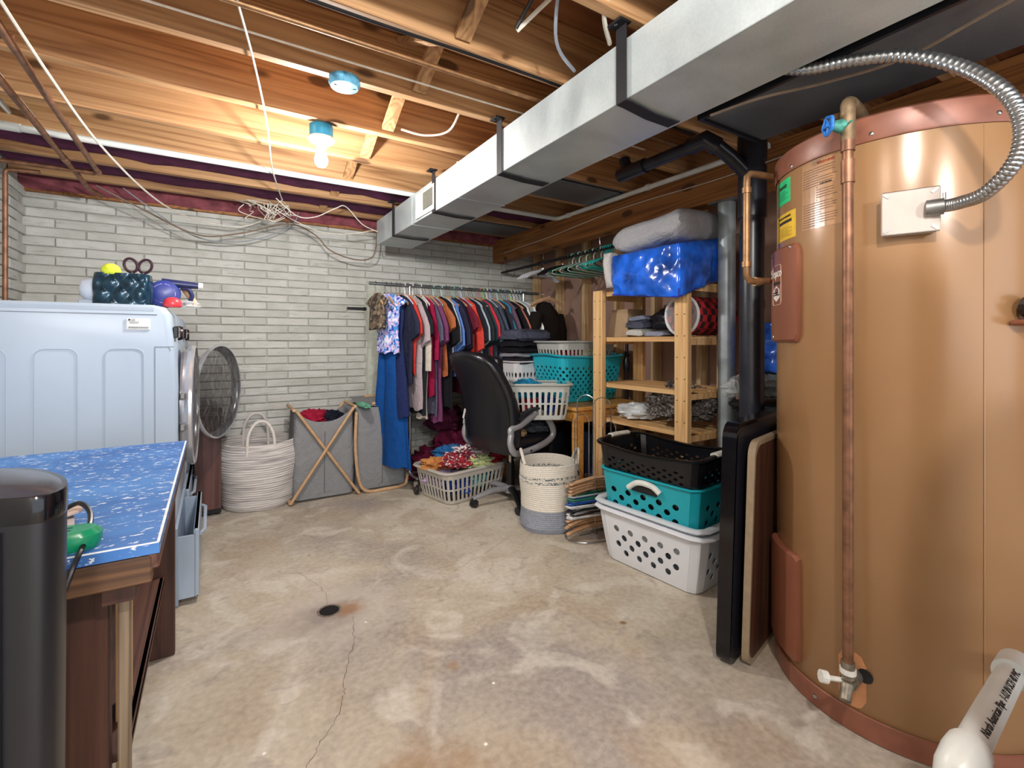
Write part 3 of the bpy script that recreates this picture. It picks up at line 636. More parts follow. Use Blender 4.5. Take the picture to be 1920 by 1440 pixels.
vw.tube([vc + (sd * cos(a) + Vector((0, 0, 1)) * sin(a)) * (.024 + .002 * cos(5 * a)) for a in [2 * pi * k / 30 for k in range(30)]], .0045, 7, closed=True)
for k in range(5): a = 2 * pi * k / 5; vw.tube([vc, vc + (sd * cos(a) + Vector((0, 0, 1)) * sin(a)) * .024], .003, 6)
vw.tube([vc - ax * .008, vc + ax * .008], .007, 8)
lab(vw.build('valve_wheel', plain('2d74c8', .35), rp, world=True, smooth=1), 'blue wheel handle')
MB().tube([(1.531, .65, .195), (1.531, .65, .24)], .0175, 14).tube([(1.531, .65, .19), (1.53, .65, .175), (1.57, .657, .17), (1.61, .66, .17)], .020, 12).tube([(1.531, .65, .18), (1.508, .645, .165), (1.492, .640, .150)], [.018, .014, .014], 12).build('drain_valve', plain('8f887a', .5, .7, .4, 40), rp, world=True, smooth=1)
lab(MB().tube([(1.531, .65, .208), (1.531, .65, .222)], .0205, 14).lathe([(.024, -.006), (.022, .006), (0, .007)], n=12).xf(Matrix.Identity(4)).build('thread_tape', plain('e8e8e2', .7), rp, world=True) if 0 else MB().tube([(1.531, .65, .208), (1.531, .65, .222)], .0205, 14).tube([(1.496, .688, .185), (1.482, .700, .188)], .017, 10).tube([(1.53, .65, .185), (1.496, .688, .185)], .007, 8).build('handle', plain('e2e2dc', .6, 0, .1, 60), rp, world=True), 'white handle and tape')
pt_ = thing('shadow_caster_tank', 'unseen grey domed tank added to shade the water heater', 'tank', (1.02, -.06, 0))  # unseen blocker added out of frame to darken the heater's right side
MB().lathe([(.19, 0), (.20, .02), (.235, .05), (.24, .10), (.24, 1.32), (.225, 1.42), (.18, 1.50), (.10, 1.55), (0, 1.565)], n=40).build('vessel', plain('6a7178', .4), pt_, smooth=1)
MB().tube([(0, 0, 1.56), (0, 0, 1.62)], .02, 12).build('air_valve', M['brass'], pt_, smooth=1)
# white pvc pipe lower right
wp = thing('drain_hose_pipe', 'white plastic pipe with black printed lettering in right foreground', 'pipe', (1.065, .278, 0))
A, B_ = Vector((1.065, .278, .455)), Vector((1.52, .318, .412)); 
MB().tube([A, B_], .0235, 20).build('pipe_run', M['pvc'], wp, world=True, smooth=1)
MB().tube([A + Vector((.03, .003, -.003)), A, A + Vector((-.025, 0, -.012)), A + Vector((-.035, 0, -.035)), A + Vector((-.037, 0, -.07))], [.031, .0325, .0335, .0325, .031], 20).build('elbow', M['pvc'], wp, world=True, smooth=1)
MB().tube([B_ - Vector((.03, .003, -.003)), B_ + Vector((.05, .004, -.005))], .031, 20).build('coupling', M['pvc'], wp, world=True, smooth=1)
MB().tube([A + Vector((-.037, 0, -.06)), (1.028, .278, .0)], .0235, 20).build('riser', M['pvc'], wp, world=True, smooth=1)
MB().tube([B_ + Vector((.03, .002, -.003)), B_ + Vector((.45, .02, -.04)) - Vector((.1, .28, 0))], .0235, 20).build('pipe_run', M['pvc'], wp, world=True, smooth=1)
dA = (B_ - A).normalized(); cmd = (Vector((0, 0, 1.15)) - (A + B_) / 2).normalized(); nn = (cmd - dA * cmd.dot(dA)).normalized(); nn = (Matrix.Rotation(radians(18), 3, dA) @ nn); up_ = nn.cross(dA)
rm = Matrix((dA, up_, nn)).transposed()
tx = text('North American Pipe  1-1/2 IN SCH 40 PVC', .019, ink, None, (0, 0, 0), (0, 0, 0)); tx.parent = wp
tx.rotation_euler = rm.to_euler(); tx.location = A.lerp(B_, .52) + nn * .0238 - wp.location

# ================================================================== LEANING FOLDING TABLES
def leaning(name, label, x0, y0, ang, wid, hgt, th, rc, core, edge, edge_w=.004, tilt=.03):
    t = thing(name, label, 'folding table', (x0, y0, 0), ang)
    pth = rr_path(wid / 2, hgt / 2, rc, 6)
    def ring(y, o): return [(p[0] * (1 - o / (wid / 2)) + wid / 2, y + -(p[1] + hgt / 2) * tilt, (p[1] * (1 - o / (hgt / 2)) + hgt / 2)) for p in pth]
    MB().loft([ring(.002, .006), ring(th - .002, .006)]).build('table_top', core, t)
    m = MB(); n = len(pth)
    m.loft([ring(.002, .018), ring(0, .006), ring(0, 0), ring(th, 0), ring(th, .006), ring(th - .002, .018)], (0, 0)); m.build('edge_band', edge, t, smooth=1)
    return t
a_ = radians(13)
t1 = leaning('folding_table', 'black edged folding table leaning upright behind white laundry baskets', 1.535, 1.022, a_, .86, .862, .048, .05, plain('24242c', .35), M['blackgloss'])
t2 = leaning('folding_table', 'folding table with woodgrain face and cream edge leaning by tank', 1.588, .985, a_, .80, .80, .024, .05, M['veneer'], plain('a08e76', .45))
MB().box((.45, .06, .45), (.6, .02, .02)).build('leg_frame', M['steel'], t1)

# ================================================================== WORK TABLE (left foreground)
wt = thing('work_table', 'low workbench with chipped blue painted plank top', 'workbench', (-.5, 1.7, 0))
ys_ = [1.15, 1.345, 1.53, 1.72, 1.90, 2.09, 2.275]
for i in range(6):
    a, b = ys_[i], ys_[i + 1]; xr = -.088; 
    for x0, x1 in ((-.96, -.42), (-.42, xr)):
        MB().box(((x0 + x1) / 2, (a + b) / 2, .75), (x1 - x0 - .0012, b - a - .0014, .02)).build('plank', M['blue'], wt, world=True)
for yy in (1.165, 2.25): MB().box((-.525, yy, .712), (.85, .034, .052), bev=.003).build('apron', M['edge_wood'], wt, world=True)
MB().box((-.10, 1.71, .725), (.022, 1.12, .028), bev=.003).build('edge_strip', M['darkwood_y'], wt, world=True)
MB().box((-.155, 1.2, .69), (.05, .03, .09)).build('brace', M['darkwood'], wt, world=True); MB().box((-.135, 1.35, .70), (.04, .1, .03)).build('block', M['darkwood'], wt, world=True)
def leg(x, y, w=.26, mat=None): return MB().box((x, y, .343), (w, .036, .685), bev=.003)
leg(-.305, 1.245).build('leg', M['darkwood'], wt, world=True); leg(-.90, 1.245, .1).build('leg', M['darkwood'], wt, world=True)
lab(MB().box((-.152, 1.24, .343), (.018, .045, .685), bev=.003).build('corner_post', M['dirtywood'], wt, world=True), 'weathered post at the front corner')
leg(-.22, 2.16, .2).build('leg', M['darkwood'], wt, world=True); leg(-.90, 2.16, .1).build('leg', M['darkwood'], wt, world=True)
lab(MB().box((-.175, 1.42, .42), (.02, .09, .48)).build('brace', M['pine_z'], wt, world=True), 'pale bare pine brace')
MB().box((-.55, 1.70, .29), (.80, .86, .02), bev=.003).build('lower_shelf', M['darkwood_y'], wt, world=True)
MB().box((-.156, 1.70, .285), (.012, .86, .03)).build('shelf_edge', M['darkwood_y'], wt, world=True)
m = MB().box((-.5, 1.1535, .7605), (.82, .006, .0012)).box((-.091, 1.71, .7605), (.005, 1.11, .0012)); m.build('chipped_edge', plain('dde3e8', .7), wt, world=True)
# tower heater
th_ = thing('tower_fan', 'glossy black tower fan standing in the left foreground', 'fan', (-.318, .940, 0), -math.atan(560 / 898))
def se(a, b, z, n=60, e=4.6):
    return [(a * abs(cos(t)) ** (2 / e) * (1 if cos(t) > 0 else -1), b * abs(sin(t)) ** (2 / e) * (1 if sin(t) > 0 else -1), z) for t in [2 * pi * k / n for k in range(n)]]
def dsec(a, z, bf=.035, bb=.12, n=64):
    out = []
    for k in range(n):
        t = 2 * pi * k / n; e = 3.4 if sin(t) < 0 else 1.5; b = bf if sin(t) < 0 else bb
        out.append((a * abs(cos(t)) ** (2 / e) * (1 if cos(t) > 0 else -1), b * abs(sin(t)) ** (2 / e) * (1 if sin(t) > 0 else -1), z))
    return out
MB().loft([dsec(.162, .03), dsec(.162, .05), dsec(.163, .4), dsec(.168, .918)]).build('body', plain('16171d', .38, .05, .05), th_, smooth=1)
MB().loft([dsec(.169, .918, .036), dsec(.170, .922, .037), dsec(.170, .946, .037), dsec(.168, .952, .035)]).build('top_band', M['blackgloss'], th_, smooth=1)
MB().loft([dsec(.167, .950, .034, .118), dsec(.150, .957, .024, .10), dsec(.10, .962, .012, .07), dsec(.02, .964, .005, .02)]).build('top_cap', plain('3a3a42', .22), th_, smooth=1)
MB().loft([dsec(.166, 0, .04), dsec(.166, .02, .04), dsec(.16, .032)]).build('base', M['black'], th_, smooth=1)
MB().box((.128, -.0325, .47), (.0016, .004, .88)).build('seam', M['plug'], th_)
gb = MB().box((.045, -.0335, .43), (.15, .006, .76), bev=.001).build('grille', plain('08080a', .8), th_)
for k in range(46):
    MB().box((.045, -.0375, .065 + k * .0163), (.142, .008, .0062), rot=Matrix.Rotation(-.25, 3, 'Y') @ Matrix.Rotation(.4, 3, 'X')).build('louver', M['black'], gb)
# outlet box, cord and paper on table
ob = thing('outlet_block', 'green extension cord outlet block on the blue bench top', 'outlet', (-.262, 1.205, .76))
MB().loft([se(.075, .032, 0, 30, 3), se(.08, .036, .012, 30, 3), se(.08, .036, .026, 30, 3), se(.07, .028, .036, 30, 3)]).build('body', plain('0f8f62', .3), ob, smooth=1)
for k in range(3):
    for s_ in (-1, 1): MB().box((-.04 + .035 * k, s_ * .008, .0362), (.011, .003, .001)).build('slot', M['plug'], ob)
tag(MB().tube(spline([(-.265, 1.33, .80), (-.235, 1.315, .815), (-.21, 1.27, .80), (-.205, 1.19, .775), (-.212, 1.13, .745), (-.235, 1.10, .66), (-.27, 1.09, .56), (-.30, 1.10, .4), (-.30, 1.11, .004)], 8), .0048, 8).build('power_cord', M['black'], world=True, smooth=1), 'black power cord draped over bench edge behind the fan', 'cord')
tag(MB().box((-.30, 1.34, .782), (.13, .07, .004), .2, rot=Matrix.Rotation(.25, 3, 'Z') @ Matrix.Rotation(-.25, 3, 'Y')).box((-.30, 1.34, .772), (.10, .05, .02), .25).build('paper_tag', plain('d8bfb2', .8, 0, .2, 25), world=True), 'pink and white paper tag on the blue bench top', 'paper')

# ================================================================== WASHING MACHINES
def washer(y0, label, open_deg, drawer):
    t = thing('washing_machine', label, 'washing machine', (-.13, y0, 0)); W, D = .685, .76
    def prof(o=0): return None
    # body: section in xz lofted along y
    def sec(x_in, z_in, y):
        pts = [(-D, .35), (-D, 1.285), (-D + .01, 1.30), (-.075, 1.302), (-.045, 1.295), (-.028, 1.27), (-.012, 1.12), (0, .95), (0, .42), (-.01, .35)]
        return [(x if x < -.5 else x - x_in, y, z - (z_in if z > 1 else 0)) for x, z in pts]
    MB().loft([sec(.02, .012, 0), sec(.004, .002, .012), sec(0, 0, .03), sec(0, 0, W - .03), sec(.004, .002, W - .012), sec(.02, .012, W)]).build('body', M['white'], t, smooth=50)
    tp = MB().box((-.42, W / 2, 1.284), (.70, W + .001, .038), bev=.012).build('top_panel', M['white'], t)
    MB().box((-.40, .0002, 1.262), (.66, .002, .0025)).box((-.078, .0002, .74), (.002, .002, .775)).box((-.045, .0012, 1.127), (.066, .004, .002)).build('panel_gap', plain('6c7680', .6), t)
    for cx_ in (-.715, -.515, -.307):
        pts = [(x + cx_ + .13, .0008, z + .76) for x, z in rr_path(.062, .36, .03, 5)]
        MB().tube(pts, .0028, 6, closed=True).build('pressed_rib', M['white'], t, smooth=1)
    MB().loft([[(-D, 0.02, .0), (0, 0.02, .0), (0, W - .02, .0), (-D, W - .02, 0)], [(-D, .01, .012), (.002, .01, .012), (.002, W - .01, .012), (-D, W - .01, .012)], [(-D, 0, .345), (.0, 0, .345), (0, W, .345), (-D, W, .345)]]).build('pedestal', M['white'], t)
    dx = drawer
    dw = MB().box((.006 + dx, W / 2, .175), (.02, W - .04, .30), bev=.008).build('drawer', M['white'], t)
    if dx:
        for yy in (.028, W - .028): MB().box((dx / 2 - .1, yy, .165), (dx + .2, .012, .27)).build('drawer_side', M['white'], dw)
    MB().tube([(.02 + dx, .12, .27), (.035 + dx, .16, .272), (.035 + dx, W - .16, .272), (.02 + dx, W - .12, .27)], .008, 8).build('handle', M['white'], dw, smooth=1)
    # port
    cz = .84; rc = MB()
    rc.lathe([(.20, -.10), (.235, -.02), (.245, .01), (.275, .014), (.29, .004)], (0, W / 2, cz), 48, (0, 0), 'X').build('port_ring', M['chrome'], t, smooth=1)
    rc = MB().lathe([(.0, -.24), (.21, -.24), (.21, -.01)], (0, W / 2, cz), 32, (0, 0), 'X').build('drum', M['dullmetal'], t, smooth=1)
    MB().lathe([(.21, -.05), (.225, -.01), (.22, .012), (.20, .012), (.19, -.04)], (0, W / 2, cz), 40, (0, 0), 'X').build('gasket', plain('55565c', .6), t, smooth=1)
    k = thing_part('door', t); k.location = (.022, W / 2 - .30, cz); k.rotation_euler = (0, 0, -radians(open_deg))
    # door built in local coords: hinge at origin, disc along +y
    MB().lathe([(.255, -.02), (.262, -.02), (.280, .0), (.290, .014), (.289, .026), (.280, .030), (.282, .02), (.274, .0), (.255, -.02)], (0, .29, 0), 64, (0, 0), 'X').build('door_rim', plain('c9ccd2', .18, .6, .05), k, smooth=1)
    MB().lathe([(.279, .024), (.20, .032), (.10, .036), (0, .037)], (0, .29, 0), 64, (0, 0), 'X').build('door_glass', M['smoked'], k, smooth=1)
    for z in (-.07, .07): MB().box((-.006, .012, z), (.02, .03, .028), bev=.004).build('hinge', M['dullmetal'], k)
    MB().box((.005, .575, .04), (.03, .025, .03), bev=.008).build('latch', M['chrome'], k)
    # knob and panel
    MB().lathe([(.035, -.02), (.035, .0), (.030, .012), (0, .013)], (-.008, W / 2 + .02, 1.19), 24, (0, 1), 'X').build('dial', plain('3a2c30', .3, .5), t, smooth=1)
    MB().box((-.010, .12, 1.19), (.02, .13, .05), bev=.004).build('display', M['blackgloss'], t)
    return t
def thing_part(name, parent):
    o = bpy.data.objects.new(name, None); COL.objects.link(o); o.parent = parent; o.empty_display_size = .05; return o
w1 = washer(2.5, 'near white front loading washing machine beside the blue bench', 1.5, .06)
w2 = washer(3.2, 'far white front loading washing machine with round door ajar', 25, .0)
rl = MB().box((-.132, -.0015, 1.222), (.078, .002, .045)).build('rating_label', plain('e8ecee', .5), w1)
text('● LG', .010, ink, rl, (-.155, -.003, 1.238), (pi / 2, 0, 0)); 
for k in range(3): MB().box((-.147, -.0028, 1.231 - k * .0035), (.035 - k * .004, .0005, .0012)).build('printed_line', plain('7a7c80', .6), rl)
bc = MB()
for k in range(26): bc.box((-.165 + k * .0026, -.0028, 1.207), (.0014 if k % 3 else .0007, .0005, .007))
bc.build('barcode', ink, rl)

# items on washer
def crumple(mb, c, r, seed, amp=.25, f=2.5, n=(22, 14), flat=True):
    rings = []
    for i in range(n[1] + 1):
        ph = pi * i / n[1]; ring = []
        for j in range(n[0]):
            t = 2 * pi * j / n[0]; d = Vector((sin(ph) * cos(t), sin(ph) * sin(t), cos(ph)))
            q = noise.fractal(d * f + Vector((seed * 3.7, seed, 0)), 1.0, 2.1, 3); q2 = abs(noise.noise(d * f * 2.2 + Vector((0, seed * 5, 2)))) - .25
            k = 1 + amp * (q + q2 * 1.3)
            p = Vector((d.x * r[0] * k, d.y * r[1] * k, d.z * r[2] * k))
            if flat and p.z < -r[2] * .55: p.z = -r[2] * .55
            ring.append(tuple(p + Vector(c)))
        rings.append(ring)
    return mb.loft(rings)
ZW = 1.302
bg = thing('quilted_pouch', 'small dark teal quilted shiny pouch on the washing machine', 'bag', (-.325, 2.62, ZW), -.15)
m = MB(); nx, nz = 28, 16; rings = []
for j in range(nz + 1):
    z = j / nz * .135; ring = []
    for side in (1, -1):
        for i in range(nx + 1):
            x = -.095 + .19 * (i if side == 1 else nx - i) / nx
            q = abs(sin((x / .095 * 1.5 + z / .135 * 1.5) * pi / 1)) * abs(sin((x / .095 * 1.5 - z / .135 * 1.5) * pi))
            y = -side * (.042 * (1 - (x / .1) ** 8) ** .5 if abs(x) < .1 else 0) - side * .012 * q ** .5
            ring.append((x * (1 + .03 * sin(z * 30)), y, z))
    rings.append(ring)
m.loft(rings, (1, 0)).build('shell', plain('1d3a4c', .18, .35, .5, 40), bg, smooth=60)
MB().box((0, 0, .12), (.18, .07, .01)).build('lining', M['black'], bg)
sci = thing('scissors', 'pair of dark purple scissors sticking out of the pouch', 'scissors', (-.28, 2.62, ZW + .09))
for k, (x, an) in enumerate(((-.022, .25), (.028, -.35))):
    pts = [Vector((x + cos(an) * .022 * cos(t) - sin(an) * .03 * sin(t), .004 * k, .085 + sin(an) * .022 * cos(t) + cos(an) * .03 * sin(t))) for t in [2 * pi * q / 22 for q in range(22)]]
    MB().tube(pts, .0055, 8, closed=True).tube([(x * .8, 0, .055), (-x * .1, 0, .0)], .006, 6).build('handle', plain('34202c', .3), sci, smooth=1)
MB().box((0, 0, -.02), (.014, .003, .08)).build('blade', M['chrome'], sci)
tag(crumple(MB(), (-.365, 2.60, ZW + .145), (.034, .034, .030), 1, .04).build('tennis_ball', fabric('d9ea4a'), world=True, smooth=1), 'yellow fuzzy ball in the top of the quilted pouch', 'ball')
tag(MB().box((-.385, 2.68, ZW + .082), (.05, .04, .164), .2, bev=.004).build('box', plain('2038b8', .4), world=True), 'small royal blue box behind the yellow ball', 'box')
tb = thing('tray', 'white tray with milky round container beside quilted pouch', 'container', (-.43, 2.68, ZW))
MB().box((.02, -.01, .012), (.13, .10, .024), bev=.005).build('tray_base', M['white'], tb)
MB().lathe([(.03, .024), (.046, .04), (.052, .07), (.046, .10), (.03, .115), (.0, .118)], n=28).build('container', plain('d0dcf0', .25, 0, .1), tb, smooth=1)
bt = thing('detergent_bottle', 'navy bottle with looped handle and white cap lying sideways', 'bottle', (-.20, 2.70, ZW))
MB().lathe([(.02, -.045), (.058, -.035), (.064, 0), (.058, .035), (.02, .045)], (0.01, 0, .064), 28, (1, 1), 'Y').build('drum', plain('2a3a86', .3), bt, smooth=1)
MB().lathe([(.044, -.0365), (.044, -.039), (0, -.040)], (.01, 0, .064), 28, (0, 1), 'Y').build('label', spots('b9a8d8', ['6a4ab0', 'e8e0f0', '4a3a90'], 90), bt)
MB().tube([(0, 0, .118), (.08, 0, .112), (.14, 0, .108)], [.018, .017, .014], 12).build('neck', plain('202a55', .3), bt, smooth=1)
MB().tube([(.14, 0, .108), (.158, 0, .107)], .016, 12).build('cap', plain('e6e8ea', .4), bt, smooth=1)
MB().tube(spline([(.07, 0, .095), (.10, 0, .092), (.115, 0, .06), (.10, 0, .03), (.06, 0, .012)], 5), .009, 8).build('handle', plain('202a55', .3), bt, smooth=1)
tag(crumple(MB(), (-.155, 2.62, ZW + .016), (.036, .03, .03), 3, .02).build('ball', plain('d8404a', .25), world=True, smooth=1), 'glossy red ball at the washer front corner', 'ball')
sb = thing('scrub_brush', 'tan wooden brush leaning behind the navy bottle', 'brush', (-.09, 2.74, ZW))
MB().tube([(-.03, 0, .10), (.0, 0, .055), (.02, 0, .018)], [.012, .015, .012], 10).build('handle', M['hangwood'], sb, smooth=1)
tag(crumple(MB(), (-.10, 2.66, ZW + .013), (.05, .04, .022), 8, .25).build('plastic_bag', M['clearbag'], world=True, smooth=1), 'crumpled clear plastic bag at washer front edge', 'bag')

# ================================================================== BROWN CABINET, WOVEN BASKET, HAMPERS
cb = thing('low_cabinet', 'narrow reddish brown cabinet between washer and white basket', 'cabinet', (-.03, 3.93, 0))
MB().box((0, 0, .34), (.15, .42, .60), bev=.003).build('body', M['cabinet'], cb)
MB().box((0, 0, .648), (.17, .44, .02), bev=.003).build('top', M['cabinet'], cb)
MB().box((0, 0, .028), (.15, .42, .024)).build('plinth', M['black'], cb)
for x, y in ((-.05, -.18), (.05, -.18), (-.05, .18), (.05, .18)): MB().lathe([(.008, 0), (.016, .004), (.016, .012), (.008, .016)], (x, y, 0), 12).build('foot', M['black'], cb)

def coil(name, label, loc, prof, ridge, mats, cat='basket', squash=(1, 1), nseg=48, wob=.012, seed=1, rz=0):
    t = thing(name, label, cat, loc, rz)
    def rad(z): 
        for (z0, r0), (z1, r1) in zip(prof, prof[1:]):
            if z <= z1: return r0 + (r1 - r0) * (z - z0) / (z1 - z0)
        return prof[-1][1]
    H_ = prof[-1][0]
    for part, z0, z1, mt in mats:
        n = max(2, int((z1 - z0) / ridge)); rings = []
        for i in range(n * 4 + 1):
            z = z0 + (z1 - z0) * i / (n * 4); d = .5 - .5 * cos(2 * pi * i / 4)
            ring = []
            for k in range(nseg):
                a = 2 * pi * k / nseg; w_ = 1 + wob * 3 * noise.noise((cos(a) * 1.3 + seed, sin(a) * 1.3, z * 5))
                r_ = (rad(z) + ridge * .22 * d) * w_
                ring.append((r_ * cos(a) * squash[0], r_ * sin(a) * squash[1], z + .006 * sin(a * 2 + seed) * z / H_))
            rings.append(ring)
        MB().loft(rings, (1 if z0 < .01 else 0, 0)).build(part, mt, t, smooth=60, sol=.004)
    return t
def m_rope(c1, c2):
    m, nt, bs = _nt('rope'); co = coords(nt, (1, 1, 1), False)
    w_ = N(nt, 'ShaderNodeTexNoise', Scale=1, Detail=3); mp = coords(nt, (5, 5, 150), False); nt.links.new(mp, w_.inputs[0])
    nt.links.new(ramp(nt, w_.outputs[0], [(.38, c1), (.55, c2)]), bs.inputs['Base Color']); bs.inputs['Roughness'].default_value = .9; return m
r1 = coil('rope_basket', 'large white coiled rope basket with loop handle by wall', (.275, 3.86, 0), [(0, .205), (.03, .225), (.2, .25), (.36, .262), (.455, .245)], .0155,
          [('body', 0, .455, m_rope(sc('a09a9c'), sc('d8d4d0')))], seed=2, wob=.02)
for s_, yy in ((-1, -.235), (1, .235)):
    MB().tube(spline([(-.085, yy, .36), (-.085, yy, .44), (-.075, yy * .98, .53), (-.03, yy * .93, .60), (.03, yy * .93, .60), (.07, yy * .98, .53), (.08, yy, .44), (.08, yy, .36)], 5), .010, 8).build('handle', plain('d6d1cc', .9, 0, .1, 80), r1, smooth=1)
r2 = coil('rope_basket', 'cream and grey coiled rope basket standing before office chair', (1.80, 2.44, 0), [(0, .175), (.03, .188), (.10, .180), (.2, .175), (.3, .182), (.395, .180)], .0115,
          [('lower_body', 0, .13, plain('8d93a0', .9, 0, .15, 70)), ('body', .13, .29, plain('d8d3c8', .9, 0, .08, 90)), ('patterned_band', .29, .305, spots('d8d3c8', ['6f767a'], 140)), ('body', .305, .315, plain('d8d3c8', .9, 0, .08, 90)), ('patterned_band', .315, .33, spots('d8d3c8', ['6f767a'], 140)), ('body', .33, .40, plain('d8d3c8', .9, 0, .08, 90))], seed=5, wob=.02)
for an in (radians(150), radians(-30)):
    m = MB(); pts = []
    for k in range(11):
        u = k / 10; a = an - .48 + .96 * u; pts.append((.181 * cos(a), .181 * sin(a), .395 + .075 * sin(pi * u) ** .8))
    m.tube(pts, .010, 8).build('handle', plain('d8d3c8', .9, 0, .08, 90), r2, smooth=1)
MB().tube([(.095, -.165, .36), (.095, -.172, .33)], .004, 6).tube([(.095, -.17, .345), (.13, -.15, .345)], .002, 5).build('toggle', M['black'], r2)

def hamper(label, cx_, cy_, wx, wy, h, sag, contents=None, rz=0):
    t = thing('laundry_hamper', label, 'hamper', (cx_, cy_, 0), rz)
    n = 44; rings = []
    for i in range(15):
        v = i / 14; z = .02 + (h - .02) * v; f = .97 + .03 * sin(v * pi) - .02 * v; ring = []
        for p in resample(rr_path(wx / 2 * f, wy / 2 * f, .03, 4), n):
            b = .016 * noise.noise((p[0] * 9, p[1] * 9 + cx_ * 7, z * 7)); zz = z
            if v > .85: zz = z - sag * (v - .85) / .15 * (1 - (abs(p[0]) / (wx / 2)) ** 2)
            ring.append((p[0] * (1 + b), p[1] * (1 + b * 1.5), zz))
        rings.append(ring)
    MB().loft(rings, (1, 0)).build('bag', M['grey_fabric'], t, smooth=60, sol=.005)
    MB().tube([(-.005, -wy / 2 * 1.015 - .002, .05), (-.004, -wy / 2 * 1.02 - .004, h * .5), (0, -wy / 2 - .003, h * .9 - sag)], .0022, 6).build('seam', plain('5c5e62', .9), t)
    return t
h1 = hamper('grey fabric hamper with crossed bamboo legs and red clothes', .69, 3.83, .42, .30, .66, .10)
yf = -.175
for x0, x1 in ((-.235, .20), (.235, -.20)):
    MB().tube([(x0, yf - (.012 if x0 < 0 else 0), .015), (x1 * .98, yf - (.012 if x0 < 0 else 0), .66)], .0115, 8, flat=(1, 1.2)).build('leg', M['bamboo'], h1, smooth=1)
    MB().tube([(x0, .165, .015), (x1, .165, .66)], .0115, 8).build('leg', M['bamboo'], h1, smooth=1)
for x in (-.21, .21): MB().tube([(x, yf, .665), (x, .165, .665)], .012, 8).build('handle_rod', M['bamboo'], h1, smooth=1)
for x in (-.235, .235): MB().tube([(x, yf, .015), (x, .165, .015)], .012, 8).build('foot_rod', M['bamboo'], h1, smooth=1)
h2 = hamper('grey fabric hamper with bamboo hoop and pale handles', 1.12, 3.86, .40, .32, .66, .02)
MB().tube(spline([(-.205, -.18, .62), (-.215, -.19, .35), (-.19, -.20, .10), (-.13, -.21, .018), (0, -.215, .014), (.13, -.21, .018), (.18, -.2, .06), (.19, -.19, .3), (.17, -.18, .62)], 5), .0125, 8).build('hoop_leg', M['bamboo'], h2, smooth=1)
for y, z in ((-.11, .665), (.12, .70)): MB().tube([(-.07, y, z), (.09, y, z - .003)], .011, 8).build('handle_rod', M['bamboo'], h2, smooth=1)
MB().loft([[(-.19, -.15, .655), (.19, -.15, .64), (.19, -.13, .64), (-.19, -.13, .66)], [(-.17, -.02, .67), (.17, -.02, .665), (.17, 0, .665), (-.17, 0, .67)], [(-.18, .15, .70), (.18, .15, .70), (.18, .16, .70), (-.18, .16, .70)]]).build('lid', M['grey_fabric'], h2)
for i, (c, col, lb, r) in enumerate([((.62, 3.80, .585), '9c1c38', 'crimson crumpled shirt in the crossed leg hamper', (.11, .09, .055)), ((.75, 3.82, .575), '1c1e2c', 'dark navy crumpled shirt beside crimson one in hamper', (.10, .09, .05))]):
    tag(crumple(MB(), c, r, i + 3, .35, 2.6, (34, 20)).build('crumpled_shirt', fabric(col), world=True, smooth=60), lb, 'shirt', 'clothes in the hamper')
tag(crumple(MB(), (.97, 3.70, .665), (.04, .13, .02), 9, .3, 3).build('mesh_pouch', fabric('6fae90'), world=True, smooth=60), 'pale green cloth draped on the right hamper', 'cloth')

